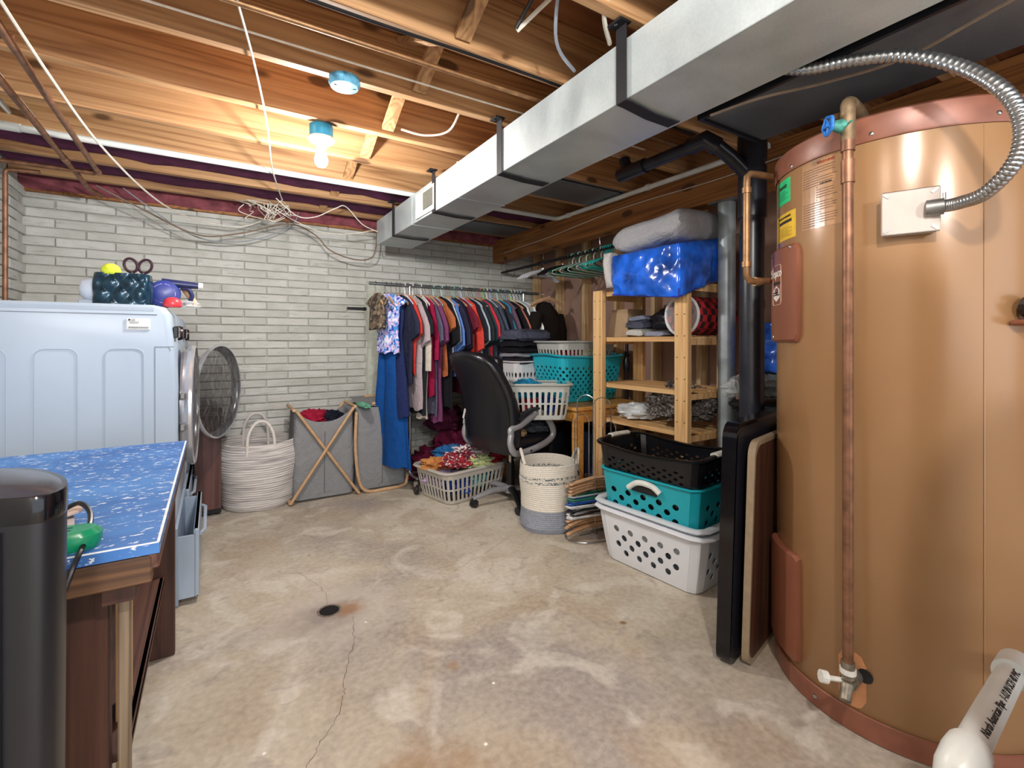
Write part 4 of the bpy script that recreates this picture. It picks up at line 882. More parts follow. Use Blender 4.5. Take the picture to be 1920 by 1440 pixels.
# ================================================================== PLASTIC LAUNDRY BASKETS
SH = {'circle': [(cos(pi / 4 * k - 3 * pi / 4) * .80, sin(pi / 4 * k - 3 * pi / 4) * .86) for k in range(8)],
      'slot': [(-.5, -.82), (0, -.9), (.5, -.82), (.52, 0), (.5, .82), (0, .9), (-.5, .82), (-.52, 0)],
      'diamond': [(-.5, -.5), (0, -.95), (.5, -.5), (.95, 0), (.5, .5), (0, .95), (-.5, .5), (-.95, 0)],
      'spade': [(-.35, -.5), (0, -.8), (.35, -.5), (.55, .1), (.35, .5), (0, .75), (-.35, .5), (-.55, .1)]}
def basket(label, loc, rz, a, b, h, col, style, rows, ncell, taper=.82, rim=.022, wave=0., hcol=None, band=(.18, .80), gap=None, rimcol=None, name='laundry_basket', group=None, rough=.35):
    t = thing(name, label, 'laundry basket', loc, rz, group); mat = plain(col, rough, 0, .03, 6)
    N_ = ncell; base = resample(rr_path(1, b / a, .28 * b / a, 6), N_)
    gapped = lambda i: abs(base[i % N_][0]) > .80 and abs(base[i % N_][1]) > .76 * (b / a)
    def S_(u, v):
        k = u % N_; i = int(k); p = Vector(base[i]).lerp(Vector(base[(i + 1) % N_]), k - i); f = taper + (1 - taper) * v ** .8
        z = h * v
        if wave: z += wave * v ** 3 * cos(2 * math.atan2(p.y / (b / a), p.x))
        return (p.x * a * f, p.y * a * f, z)
    m = MB(); vr = [0, band[0] * .5, band[0]] + [band[0] + (band[1] - band[0]) * (k + 1) / rows for k in range(rows)] + [(band[1] + 1) / 2, 1]
    for j in range(len(vr) - 1):
        for i in range(N_):
            v0, v1 = vr[j], vr[j + 1]; cs = [S_(i, v0), S_(i + 1, v0), S_(i + 1, v1), S_(i, v1)]
            hole = 2 <= j < 2 + rows
            if hole and style in ('circle', 'diamond') : hole = (i + j) % 2 == 0
            if hole and gap and (gapped(i) or gapped(i + 1)): hole = False
            if not hole: m.add(cs, [(0, 1, 2, 3)]); continue
            out = [S_(i, v0), S_(i + .5, v0), S_(i + 1, v0), S_(i + 1, (v0 + v1) / 2), S_(i + 1, v1), S_(i + .5, v1), S_(i, v1), S_(i, (v0 + v1) / 2)]
            inn = [S_(i + .5 + sx * .5, (v0 + v1) / 2 + sy * (v1 - v0) / 2) for sx, sy in SH[style]]
            m.add(out + inn, [(k, (k + 1) % 8, 8 + (k + 1) % 8, 8 + k) for k in range(8)])
    o = m.build('wall', mat, t, sol=.0035)
    bt_ = MB().loft([[S_(i, 0) for i in range(N_)], [(S_(i, 0)[0] * .96, S_(i, 0)[1] * .96, -.004) for i in range(N_)]], (0, 1)); bt_.build('base', mat, t)
    rp_ = [Vector(S_(i, 1)) for i in range(N_)]
    MB().tube([Vector((p.x * 1.02, p.y * 1.02, p.z)) for p in rp_], rim, 8, closed=True, flat=(.45, 1), up=(0, 0, 1)).build('rim', plain(rimcol, rough) if rimcol else mat, t, smooth=1)
    if hcol:
        for s_ in (-1, 1):
            q = [Vector((s_ * a * (1.01), yy, h + wave * .96 - abs(yy) * .02)) for yy in (-.075, -.04, 0, .04, .075)]
            MB().tube(q, rim * 1.25, 8, flat=(.6, 1.), up=(0, 0, 1)).build('grip', plain(hcol, .5), t, smooth=1)
    return t
bt_body = None
# right foreground stack
bx, by, brz = 1.975, 1.665, radians(96)
corner = lambda k: (lambda i, n: (min(i % (n / 4), (n / 4) - i % (n / 4)) < 0))
basket('large white laundry basket with round holes, lowest of the stack', (bx, by, .006), brz, .310, .195, .265, 'e2e6ee', 'circle', 4, 42, .84, .024, gap=1, band=(.16, .74))
b2 = basket('thin white laundry basket nested inside the lowest one', (bx + .005, by + .01, .15), brz, .305, .192, .150, 'd2dae2', 'circle', 2, 40, .84, .024)
b3 = basket('turquoise laundry basket with oval holes under the black one', (bx + .01, by + .015, .19), brz, .285, .19, .285, '1aa6b6', 'circle', 5, 38, .86, .012, gap=1, band=(.1, .72))
for s_ in (-1, 1): lab(MB().tube(spline([(-.10, s_ * .196, .235), (-.06, s_ * .204, .262), (.02, s_ * .205, .262), (.08, s_ * .202, .225)], 5), .014, 8).build('grip', plain('e4e8e4', .45), b3, smooth=1), 'white grip') if s_ > 0 else None
for s_ in (-1, 1): lab(MB().box((-.01, s_ * .1955, .232), (.15, .006, .034), bev=.003).build('handle_opening', M['plug'], b3), 'dark handle opening')
b4 = basket('glossy black laundry basket with pale grips, topmost of stack', (bx + .01, by + .015, .335), brz, .302, .195, .275, '101014', 'diamond', 7, 60, .84, .016, wave=.02, hcol='d0d0c6', rough=.18, band=(.36, .80), gap=1)
# chair / table baskets
basket('deep turquoise laundry basket with diamond holes on pine table', (2.41, 2.90, .706), 0.03, .315, .20, .335, '22aec2', 'diamond', 9, 72, .80, .020, wave=.012, band=(.08, .78))
basket('pale grey slotted laundry basket nested in turquoise one', (2.40, 2.91, .93), 0.03, .275, .175, .215, 'b4b4b0', 'slot', 2, 44, .85, .020, band=(.3, .75))
basket('pale grey slotted laundry basket resting on the office chair', (1.93, 2.75, .622), radians(-32), .215, .15, .235, 'b9bcb8', 'slot', 2, 34, .84, .020, band=(.1, .82))
basket('white laundry basket holding the stack of folded jeans', (2.14, 3.24, .706), 0.1, .20, .155, .285, 'd9d9dc', 'spade', 2, 36, .88, .016, band=(.35, .75))
basket('grey slotted laundry basket full of clothes on the floor', (1.60, 3.29, .006), radians(12), .29, .215, .225, 'bdb9b0', 'slot', 2, 46, .84, .022, band=(.08, .82))

# clothes pile in the floor basket
pc = [('a02030', 'dark red patterned crumpled cloth'), ('e6dfe2', 'white crumpled cloth with pastel print'), ('d8b4c0', 'pale pink crumpled cloth'), ('2f6ea8', 'denim blue crumpled cloth'), ('c23040', 'bright red crumpled cloth'), ('cdd8a0', 'pale lime crumpled cloth'),
      ('c88a50', 'orange tan crumpled cloth'), ('7a1a30', 'deep burgundy crumpled cloth'), ('3ab0b0', 'teal crumpled cloth'), ('24408c', 'royal blue crumpled cloth'), ('1c3a36', 'dark green crumpled cloth'), ('b8a0c8', 'lilac crumpled cloth')]
pos = [(-.12, -.08, .27), (.02, .0, .30), (.12, -.04, .275), (-.04, .10, .30), (.18, -.08, .24), (.04, -.13, .25), (-.20, .02, .25), (-.05, -.06, .285), (.02, -.10, .12), (-.10, -.10, .10), (.12, -.06, .11), (-.16, .06, .13)]
for i, ((c, d), p) in enumerate(zip(pc, pos)):
    q = Matrix.Rotation(radians(12), 3, 'Z') @ Vector(p) + Vector((1.60, 3.29, 0))
    mt = spots(c, ['e8d8d8', c, c, '702030'], 70) if i in (0, 1, 7) else fabric(c)
    tag(crumple(MB(), q, (.12, .09, .048) if i < 8 else (.11, .08, .07), i * 1.7 + 2, .5, 3., (36, 22)).build('crumpled_cloth', mt, world=True, smooth=60), d + ' in the grey floor basket', 'clothes', 'clothes in the grey floor basket')
# cloth heaps under rail
for i, (c, r, col, lb) in enumerate([((1.55, 3.72, .12), (.22, .16, .14), '5a1230', 'burgundy heap of cloth on floor beneath hanging clothes'), ((1.78, 3.70, .30), (.20, .15, .16), '6a1c3e', 'plum cloth heap above the floor basket'), ((1.62, 3.66, .50), (.16, .13, .12), '401028', 'dark wine cloth bundle beneath hanging shirts'), ((1.50, 3.6, .64), (.07, .06, .06), '2450b0', 'royal blue cloth hanging among the dark garments')]):
    tag(crumple(MB(), c, r, i + 20, .35, 2.8, (34, 20)).build('cloth_heap', fabric(col), world=True, smooth=60), lb, 'clothes')
for i, (x, z, r, col, lb) in enumerate([(1.68, .56, (.10, .13, .03), '233a66', 'denim blue folded clothes on the chair seat'), (1.70, .515, (.12, .14, .03), 'a58a66', 'tan folded trousers on the office chair seat'), (1.95, .53, (.13, .12, .05), '3a3e46', 'charcoal crumpled jacket on the chair front')]):
    tag(crumple(MB(), (x + .06, 2.86, z), r, i + 30, .25, 2.6, (34, 20)).build('folded_clothes', fabric(col), world=True, smooth=60), lb, 'clothes', 'clothes on the chair')
tag(crumple(MB(), (1.87, 2.80, .80), (.12, .09, .08), 41, .3, 2.6, (34, 20)).build('crumpled_cloth', fabric('1f7ea6'), world=True, smooth=60), 'blue cloth bulging from the chair top basket', 'clothes')
for i, (x, y, col, lb) in enumerate([(1.86, 2.76, 'b02838', 'red cloth inside the chair top basket'), (1.98, 2.70, '24408c', 'dark blue cloth inside the chair top basket')]):
    tag(crumple(MB(), (x, y, .70), (.075, .07, .07), 50 + i, .3).build('crumpled_cloth', fabric(col), world=True, smooth=60), lb, 'clothes')
for i, (x, y, z, col, lb) in enumerate([(2.28, 2.86, 1.07, 'c23048', 'red cloth in the grey basket above turquoise one'), (2.45, 2.86, 1.07, 'e4e39a', 'yellow cloth in the grey basket above turquoise one'), (2.58, 2.92, 1.07, '8a2030', 'maroon cloth in the grey basket above turquoise one'), (2.45, 2.98, 1.09, '2aa0a8', 'teal cloth topping the upper grey basket')]):
    tag(crumple(MB(), (x, y, z), (.09, .08, .06), 60 + i, .3).build('crumpled_cloth', fabric(col), world=True, smooth=60), lb, 'clothes', 'clothes in the upper grey basket')
# folded jeans stack
def folded(loc, w, d, h, rz, mat, label, name='folded_jeans', cat='jeans', group=None, layers=3, seed=0):
    m = MB(); rings = []; n = 30
    for i in range(13):
        u = i / 12; x = -w / 2 + w * u; e = (1 - abs(2 * u - 1) ** 5) ** .4 if 0 < u < 1 else .25; ring = []
        for k in range(n):
            t = 2 * pi * k / n; cy = cos(t); cz = sin(t)
            yy = d / 2 * (abs(cy) ** .35) * (1 if cy > 0 else -1) * (.9 + .1 * e); zz = h / 2 * (abs(cz) ** .5) * (1 if cz > 0 else -1) * (.6 + .4 * e)
            gr = .012 * sin(zz / h * layers * 2 * pi) if abs(cy) > .8 else 0
            nn_ = noise.noise((x * 14 + seed, yy * 14, zz * 10 + seed)) * .010
            ring.append((x * (1 + gr * 2), yy + gr * (1 if cy > 0 else -1) + nn_, h / 2 + zz + nn_ * .8))
        rings.append(ring)
    m.loft(rings); o = m.build(name, mat, None, smooth=60); o.location = loc; o.rotation_euler = (0, 0, rz); return tag(o, label, cat, group)
z = .965
for i, (h, col, lb) in enumerate([(.065, '26242e', 'black folded jeans lowest in the pile on white basket'), (.035, '8d8c96', 'grey striped folded trousers low in the jeans pile'), (.05, '17171d', 'black folded jeans above the grey striped pair'), (.05, '1b1b24', 'black folded jeans with pale buttons near pile top'), (.095, '4a4d5e', 'slate blue folded jeans topmost of the pile')]):
    folded((2.13 + R.uniform(-.015, .015), 3.20, z), .34, .24, h, .1 + R.uniform(-.12, .12), fabric(col), lb, group='folded jeans on the white basket', seed=i * 3); z += h * .93

# ================================================================== PINE TABLE + BINS
pt = thing('side_table', 'honey pine table under the turquoise basket', 'table', (2.4, 3.0, 0))
MB().box((2.40, 3.02, .688), (.66, 1.04, .024), bev=.004).build('table_top', M['table_wood'], pt, world=True)
for y in (2.535, 3.5): MB().box((2.40, y, .635), (.56, .022, .08)).build('apron', M['table_wood'], pt, world=True)
for x in (2.115, 2.685): MB().box((x, 3.02, .635), (.022, .94, .08)).build('apron', M['table_wood'], pt, world=True)
for x in (2.118, 2.682):
    for y in (2.545, 3.49): MB().box((x, y, .338), (.06, .06, .676), bev=.003).build('leg', M['table_wood'], pt, world=True)
dwr = MB().box((2.108, 2.86, .635), (.014, .30, .06), bev=.003).build('drawer', M['table_wood'], pt, world=True)
for i, (x, y, w_, d, h, col, lb) in enumerate([(2.50, 2.70, .26, .20, .48, '2c3a5a', 'navy blue plastic storage bin under the pine table front'), (2.42, 3.12, .44, .30, .46, '16181f', 'black storage bin deep under the pine table')]):
    t = thing('storage_bin', lb, 'bin', (x, y, 0)); mt = plain(col, .45)
    MB().loft([[(p[0] * .9, p[1] * .9, 0) for p in rr_path(w_ / 2, d / 2, .03, 4)], [(p[0], p[1], h - .04) for p in rr_path(w_ / 2, d / 2, .03, 4)]]).build('tub', mt, t)
    MB().loft([[(p[0], p[1], h - .04) for p in rr_path(w_ / 2 + .012, d / 2 + .012, .03, 4)], [(p[0], p[1], h - .01) for p in rr_path(w_ / 2 + .012, d / 2 + .012, .03, 4)], [(p[0], p[1], h) for p in rr_path(w_ / 2 - .01, d / 2 - .01, .03, 4)]]).build('lid', mt, t)
    for k in range(5): MB().box((-w_ / 2 + w_ * (k + 1) / 6, -d / 2 * .97 + .002, h * .45), (.01, .012, h * .7)).build('rib', mt, t)

# ================================================================== PINE SHELF
sh = thing('storage_shelf', 'bare pine shelving unit against the stud wall', 'shelf', (2.4, 2.1, 0))
SX0, SX1, SY0, SY1 = 2.2, 2.62, 1.715, 2.485
for x in (SX0 + .019, SX1 - .019):
    for y in (SY0 + .045, SY1 - .045):
        p_ = MB().box((x, y, .745), (.036, .088, 1.49), bev=.002).build('post', M['pine_z'], sh, world=True)
        if x < 2.3:
            nm = MB()
            for zz in [.1 + .12 * k for k in range(12)]:
                for dy in (-.025, .025): nm.box((x - .0185, y + dy, zz), (.002, .006, .006))
            nm.build('nail', plain('3a3028', .6), p_, world=True)['kind'] = 'stuff'
for z in (.64, .873, 1.178, 1.48):
    MB().box((SX0 + .047, (SY0 + SY1) / 2, z - .015), (.018, SY1 - SY0 - .185, .03), bev=.002).build('rail', M['pine_y'], sh, world=True)
    for x_ in [SX0 + .075 + .082 * k for k in range(5)]:
        MB().box((x_, (SY0 + SY1) / 2, z - .008), (.074, SY1 - SY0 - (.005 if x_ > 2.3 and x_ < 2.55 else .19 if x_ < 2.3 else .19), .016), bev=.002).build('slat', M['pine_y'], sh, world=True)
    for y in (SY0 + .012, SY1 - .012): MB().box(((SX0 + SX1) / 2, y, z - .032), (SX1 - SX0 - .08, .018, .032)).build('cleat', M['pine_z'], sh, world=True)
# items on shelf
ls_ = thing('square_lampshade', 'tan square tapered lampshade on upper shelf', 'lampshade', (2.42, 2.375, 1.18))
m = MB(); 
for i in (0, 1): pass
m.loft([[(p[0], p[1], 0) for p in rr_path(.105, .10, .004, 2)], [(p[0] * .72, p[1] * .72, .185) for p in rr_path(.105, .10, .004, 2)]], (0, 0)).build('shade', plain('a48a6c', .85, 0, .06), ls_, sol=.003)
z = 1.18
for i, (y, w_, h, col, lb) in enumerate([(2.18, .14, .05, 'b8b8b2', 'light grey folded shirts at the bottom left of shelf pile'), (2.02, .15, .035, '8c8fa0', 'grey blue folded shirt under the dark bag')]):
    folded((2.40, y, 1.18), .26, w_, h, .05, fabric(col), lb, 'folded_shirt', 'shirt', 'folded shirts on upper shelf', seed=70 + i)
folded((2.42, 2.20, 1.228), .24, .15, .055, .0, fabric('4a4c5c'), 'slate folded shirts stacked on the light grey ones', 'folded_shirt', 'shirt', 'folded shirts on upper shelf', seed=81)
folded((2.42, 2.20, 1.28), .22, .14, .035, .1, fabric('73788c'), 'blue grey folded shirt topmost beside lampshade', 'folded_shirt', 'shirt', 'folded shirts on upper shelf', seed=84)
tag(crumple(MB(), (2.44, 2.00, 1.275), (.13, .13, .085), 88, .2, 2.5, (34, 20)).build('black_bag', plain('14141c', .35), world=True, smooth=60), 'black bag of clothes beside the plaid blanket roll', 'bag')
rb = thing('blanket_roll', 'red and black plaid blanket roll in zippered clear bag', 'blanket', (2.30, 1.83, 1.30))
def m_plaid(c1, c2, c3, s):
    m, nt, bs = _nt('plaid'); co = coords(nt, (s, s, s), False); ck_ = N(nt, 'ShaderNodeTexChecker', Scale=1.); nt.links.new(co, ck_.inputs[0]); ck_.inputs[1].default_value = (*c1, 1); ck_.inputs[2].default_value = (*c2, 1)
    w_ = N(nt, 'ShaderNodeTexWave', Scale=.8); nt.links.new(co, w_.inputs[0]); c = mixc(nt, ramp(nt, w_.outputs[1], [(.8, (0,) * 3), (.9, (.7,) * 3)]), ck_.outputs[0], c3)
    nt.links.new(c, bs.inputs['Base Color']); bs.inputs['Roughness'].default_value = .8; return m
prof = [(.112, 0), (.113, .02), (.113, .36), (.10, .385), (0, .39)]
MB().lathe([(0, .01), (.105, .005)] + prof[1:], n=36, cap=(0, 0), axis='X').build('blanket', m_plaid(sc('c02028'), sc('2a0c14'), sc('5a1018'), 26), rb, smooth=1)
m = MB(); m.tube([(-.003, .113 * cos(t), .113 * sin(t)) for t in [2 * pi * k / 36 for k in range(36)]], .009, 8, closed=True); lab(m.build('piping', plain('dcdce0', .6), rb, smooth=1), 'white piping')
m = MB(); m.lathe([(.112, -.002), (.06, -.012), (0, -.014)], n=36, cap=(0, 0), axis='X'); m.build('end_cover', M['clearbag'], rb, smooth=1)
MB().tube([(.30, .113, -.02), (.34, .115, 0)], .01, 6).build('handle', M['black'], rb)
fr = thing('fur_throw', 'brown and white shaggy faux fur throw bundled on low shelf', 'blanket', (2.40, 1.95, .64))
m = MB(); crumple(m, (0, -.04, .125), (.17, .20, .12), 92, .22, 2.2, (120, 70))
m.v = [tuple(Vector(p) + (Vector(p) - Vector((0, -.04, .1))).normalized() * .018 * noise.fractal(Vector(p) * 55, .5, 2, 3)) for p in m.v]; m.build('pile', M['fur'], fr, smooth=80)
tag(crumple(MB(), (2.40, 2.25, .685), (.13, .14, .06), 95, .3, 2.2, (34, 20)).build('white_bag', plain('d0d6da', .35, 0, .05), world=True, smooth=50), 'crinkled white plastic bag at the low shelf left end', 'bag')
lp = thing('turned_lamp_stand', 'black turned lamp stand behind the pine shelf', 'lamp', (2.74, 2.70, 0))
MB().lathe([(.10, 0), (.10, .02), (.02, .04), (.014, .2), (.014, .9), (.022, .93), (.028, .99), (.016, 1.03), (.036, 1.05), (.014, 1.07), (.012, 1.16), (.0, 1.17)], n=20).build('stand', M['black'], lp, smooth=1)
MB().tube([(-.04, 0, 1.13), (.04, 0, 1.13)], .003, 6).build('socket_arm', M['black'], lp)
# blue storage bag + grey comforter
bb = thing('storage_bag', 'shiny blue translucent storage bag hanging over pine shelf top', 'bag', (2.4, 1.95, 1.50))
def sheet_box(cs, n=(18, 14), amp=.02, seed=0, mb=None):
    # cs: 8 corners (bottom 4 ccw, top 4 ccw); wrinkled shell
    m = mb or MB(); B4 = [Vector(p) for p in cs[:4]]; T4 = [Vector(p) for p in cs[4:]]; cen = sum(B4 + T4, Vector()) / 8; rings = []
    for j in range(n[1] + 1):
        v = j / n[1]; ring = []
        for e in range(4):
            for i in range(n[0]):
                u = i / n[0]; p = B4[e].lerp(B4[(e + 1) % 4], u).lerp(T4[e].lerp(T4[(e + 1) % 4], u), v)
                bul = sin(pi * u) ** .6 * sin(pi * v) ** .6 * .03 if 0 < u < 1 and 0 < v < 1 else 0
                q = noise.fractal(p * 9 + Vector((seed, 0, seed)), .8, 2.2, 3); r2_ = 1 - abs(noise.noise(p * 14 + Vector((seed, 3, 0)))) * 2
                d = (p - cen); d.z *= .3; d.normalize(); ring.append(p + d * (bul + amp * (q * .7 + r2_ * .6)))
        rings.append(ring)
    return m.loft(rings)
cs = [(2.11, 2.20, 1.44), (2.11, 1.70, 1.388), (2.46, 1.715, 1.50), (2.5, 2.15, 1.50), (2.12, 2.20, 1.68), (2.11, 1.70, 1.675), (2.46, 1.69, 1.74), (2.5, 2.15, 1.72)]
sheet_box(cs, seed=3, amp=.014, n=(40, 26)).build('plastic', plain('1f5cc8', .2, 0, .6, 9, .6), bb, world=True, smooth=60)
MB().tube([(2.11, 2.20, 1.44), (2.11, 1.70, 1.388), (2.46, 1.71, 1.51)], .005, 6).tube([(2.11, 1.70, 1.388), (2.11, 1.70, 1.675)], .004, 6).build('welt', plain('1430a0', .3), bb, world=True, smooth=1)
gc = thing('comforter', 'folded grey comforter on top of the blue storage bag', 'blanket', (2.40, 1.85, 1.72))
m = MB(); rings = []
for i in range(30):
    u = i / 29; y = 2.23 - .53 * u; ring = []
    e = min(1, (1 - (1 - min(1, u * 4.2)) ** 2) ** .5) if u < .25 else 1
    e2 = 1 if u < .9 else (1 - ((u - .9) / .1) ** 2 * .8) ** .5
    zc = 1.765 + .045 * u; hz = .085 * max(.12, e) * e2
    for k in range(36):
        t = 2 * pi * k / 36; c_, s_ = cos(t), sin(t)
        x = 2.34 + .235 * (abs(c_) ** .5) * (1 if c_ > 0 else -1) * (.85 + .15 * e); zz = zc + hz * (abs(s_) ** .7) * (1 if s_ > 0 else -1)
        zz += .012 * noise.noise((x * 5, y * 6, s_)) 
        if c_ < 0: x += .018 * math.exp(-((zz - zc + .012 + .01 * sin(y * 12)) / .008) ** 2)
        zz += .0
        ring.append((x + .008 * noise.noise((y * 9, zz * 9, 2)), y, min(zz, 1.925)))
    rings.append(ring)
m.loft(rings).build('blanket', M['blanket'], gc, world=True, smooth=60)
tag(sheet_box([(2.13, 2.27, 1.49), (2.13, 2.215, 1.49), (2.45, 2.215, 1.49), (2.45, 2.27, 1.49), (2.13, 2.30, 1.71), (2.13, 2.24, 1.71), (2.45, 2.24, 1.72), (2.45, 2.30, 1.72)], amp=.006, seed=5).build('folded_blanket', fabric('b8b4b2', .12), world=True, smooth=60), 'light grey folded blanket upright at left end of blue bag', 'blanket')
# bin with plaid bag and second blue bag behind black pipe
bn = thing('storage_bin', 'black storage bin behind the thick black drain pipe', 'bin', (2.55, 1.39, 0))
MB().box((0, 0, .40), (.42, .32, .80), bev=.02).build('tub', M['black'], bn); MB().box((0, 0, .82), (.45, .34, .035), bev=.01).build('lid', M['black'], bn)
pb = thing('bedding_bag', 'green and purple plaid bedding in a clear plastic bag', 'bag', (2.45, 1.38, .84))
m = MB(); crumple(m, (0, 0, .075), (.22, .14, .075), 101, .15, 2, (34, 20)); m.build('bedding', m_plaid(sc('0e5a4c'), sc('16161c'), sc('5a2848'), 22), pb, smooth=60)
m = MB(); crumple(m, (-.03, .01, .080), (.27, .155, .09), 103, .28, 3, (34, 20)); m.build('clear_cover', M['clearbag'], pb, smooth=20)
tag(sheet_box([(2.36, 1.50, 1.0), (2.34, 1.26, 1.0), (2.75, 1.26, 1.0), (2.75, 1.50, 1.0), (2.38, 1.48, 1.24), (2.36, 1.28, 1.24), (2.73, 1.28, 1.25), (2.73, 1.48, 1.25)], amp=.04, seed=9, n=(30, 20)).build('storage_bag', plain('2a62c8', .25, 0, .6, 16, .3), world=True, smooth=60), 'crumpled blue bag between black pipe and tan tank', 'bag')

# ================================================================== HANGER ROD UNDER BEAM
rd = thing('hanging_rod', 'dark metal rod hung on hooks below the main beam', 'rod', (2.45, 3.3, 1.836))
MB().tube([(2.45, 4.12, 1.836), (2.45, 2.2, 1.836)], .012, 12).build('rod', plain('26262c', .4, .6), rd, world=True, smooth=1)
for y in (4.03, 3.40, 2.68): MB().tube(spline([(2.44, y, 1.935), (2.445, y, 1.87), (2.47, y, 1.835), (2.45, y, 1.818), (2.43, y, 1.835)], 5), .003, 6).build('hook', M['chrome'], rd, world=True)
def hanger(label, loc, rz, kind, col, group, scale=1.):
    t = thing('clothes_hanger', label, 'hanger', loc, rz, group); mt = plain(col, .35) if kind != 'wood' else M['hangwood']
    k = scale
    hk = [(0, 0, -.075 * k), (0, 0, -.045 * k)] + [(.020 * k * sin(a) , 0, -.02 * k + .02 * k * -cos(a) + .0) for a in [pi * .0 + 2 * pi * q / 10 for q in range(1, 8)]]
    hk = [(0, 0, -.075), (0, 0, -.040), (.014, 0, -.028), (.019, 0, -.012), (.013, 0, .003), (0, 0, .009), (-.013, 0, .003), (-.018, 0, -.010)]
    MB().tube(spline(hk, 3), .0022 if kind != 'plastic' else .0038, 6).build('hook', M['chrome'] if kind != 'plastic' else mt, t, smooth=1)
    if kind == 'wood':
        m = MB(); P_ = [(-.215, .012, -.135), (-.15, .006, -.108), (-.07, 0, -.083), (0, 0, -.070), (.07, 0, -.083), (.15, .006, -.108), (.215, .012, -.135)]
        m.tube(P_, [.010, .013, .014, .014, .014, .013, .010], 8, flat=(1.2, .55), up=(0, 0, 1)); m.build('shoulder_bar', mt, t, smooth=1)
    else:
        m = MB(); P_ = [(0, 0, -.075), (.10, 0, -.105), (.205, 0, -.145), (.213, 0, -.162), (.19, 0, -.170), (0, 0, -.172), (-.19, 0, -.170), (-.213, 0, -.162), (-.205, 0, -.145), (-.10, 0, -.105)]
        if kind == 'wishbone': m.tube([(-.21, 0, -.155), (-.16, 0, -.125), (-.08, 0, -.095), (0, 0, -.075), (.08, 0, -.095), (.16, 0, -.125), (.21, 0, -.155)], [.007, .009, .010, .011, .010, .009, .007], 8, flat=(1.3, .6), up=(0, 0, 1)); m.tube([(-.12, 0, -.12), (0, 0, -.125), (.12, 0, -.12)], .003, 6)
        else: m.tube(P_, .0042, 7, closed=True)
        m.build('shoulder_bar', mt, t, smooth=1)
    return t
ORD = ['first', 'second', 'third', 'fourth', 'fifth', 'sixth', 'seventh', 'eighth', 'ninth', 'tenth']
zr = 1.845
for i in range(5): hanger(f'white plastic hanger below the beam, {ORD[i]} from the brick wall', (2.45, 3.50 - i * .022, zr), .05 * i, 'wishbone', 'd4d6dc', 'white plastic hangers below the beam')
for i in range(3): hanger(f'black plastic hanger below the beam, {ORD[i]} of three from the left', (2.45, 3.18 - i * .022, zr), .08 * i - .1, 'wishbone', '18181c', 'black hangers below the beam')
for i in range(10):
    y = 3.05 - i * .042; g = i % 2 == 0
    hanger(('dark green' if g else 'pale striped white') + f' plastic hanger in tight bunch, {ORD[i // 2]} {"green" if g else "white"} from the left', (2.45, y, zr), .03 * i, 'plastic', '0f6e50' if g else 'c6d2ce', ('green' if g else 'white') + ' hangers in the tight bunch')
for i in range(5): hanger(f'turquoise plastic hanger beside grey comforter, {ORD[i]} from the left', (2.45, 2.64 - i * .02, zr), .05 * i - .1, 'plastic', '27b9b4', 'turquoise hangers below the beam')

# ================================================================== GARMENT RACK
YR, ZR = 3.6, 1.585
gr_ = thing('garment_rack', 'chrome rolling garment rack packed with hanging clothes', 'clothes rack', (1.7, YR, 0))
MB().tube([(.985, YR, ZR), (2.53, YR, ZR)], .0125, 12).build('top_rod', M['steel'], gr_, world=True, smooth=1)
for x in (1.30, 2.36):
    MB().tube([(x, YR - .01, .13), (x, YR - .01, ZR - .01)], .011, 12).build('upright', M['chrome'], gr_, world=True, smooth=1)
    MB().tube([(x, YR - .18, .12), (x, YR + .2, .12)], .011, 10).build('foot_bar', M['chrome'], gr_, world=True, smooth=1)
    for y in (YR - .17, YR + .19):
        MB().lathe([(.012, -.010), (.038, -.009), (.040, 0), (.038, .009), (.012, .010)], (x - .01, y, .04), 24, axis='X').build('caster', M['black'], gr_, world=True, smooth=1)
        MB().box((x - .01, y, .082), (.03, .03, .05), bev=.006).build('caster_bracket', M['chrome'], gr_, world=True)
MB().tube([(1.30, YR, .12), (2.36, YR, .12)], .010, 10).build('cross_bar', M['chrome'], gr_, world=True, smooth=1)

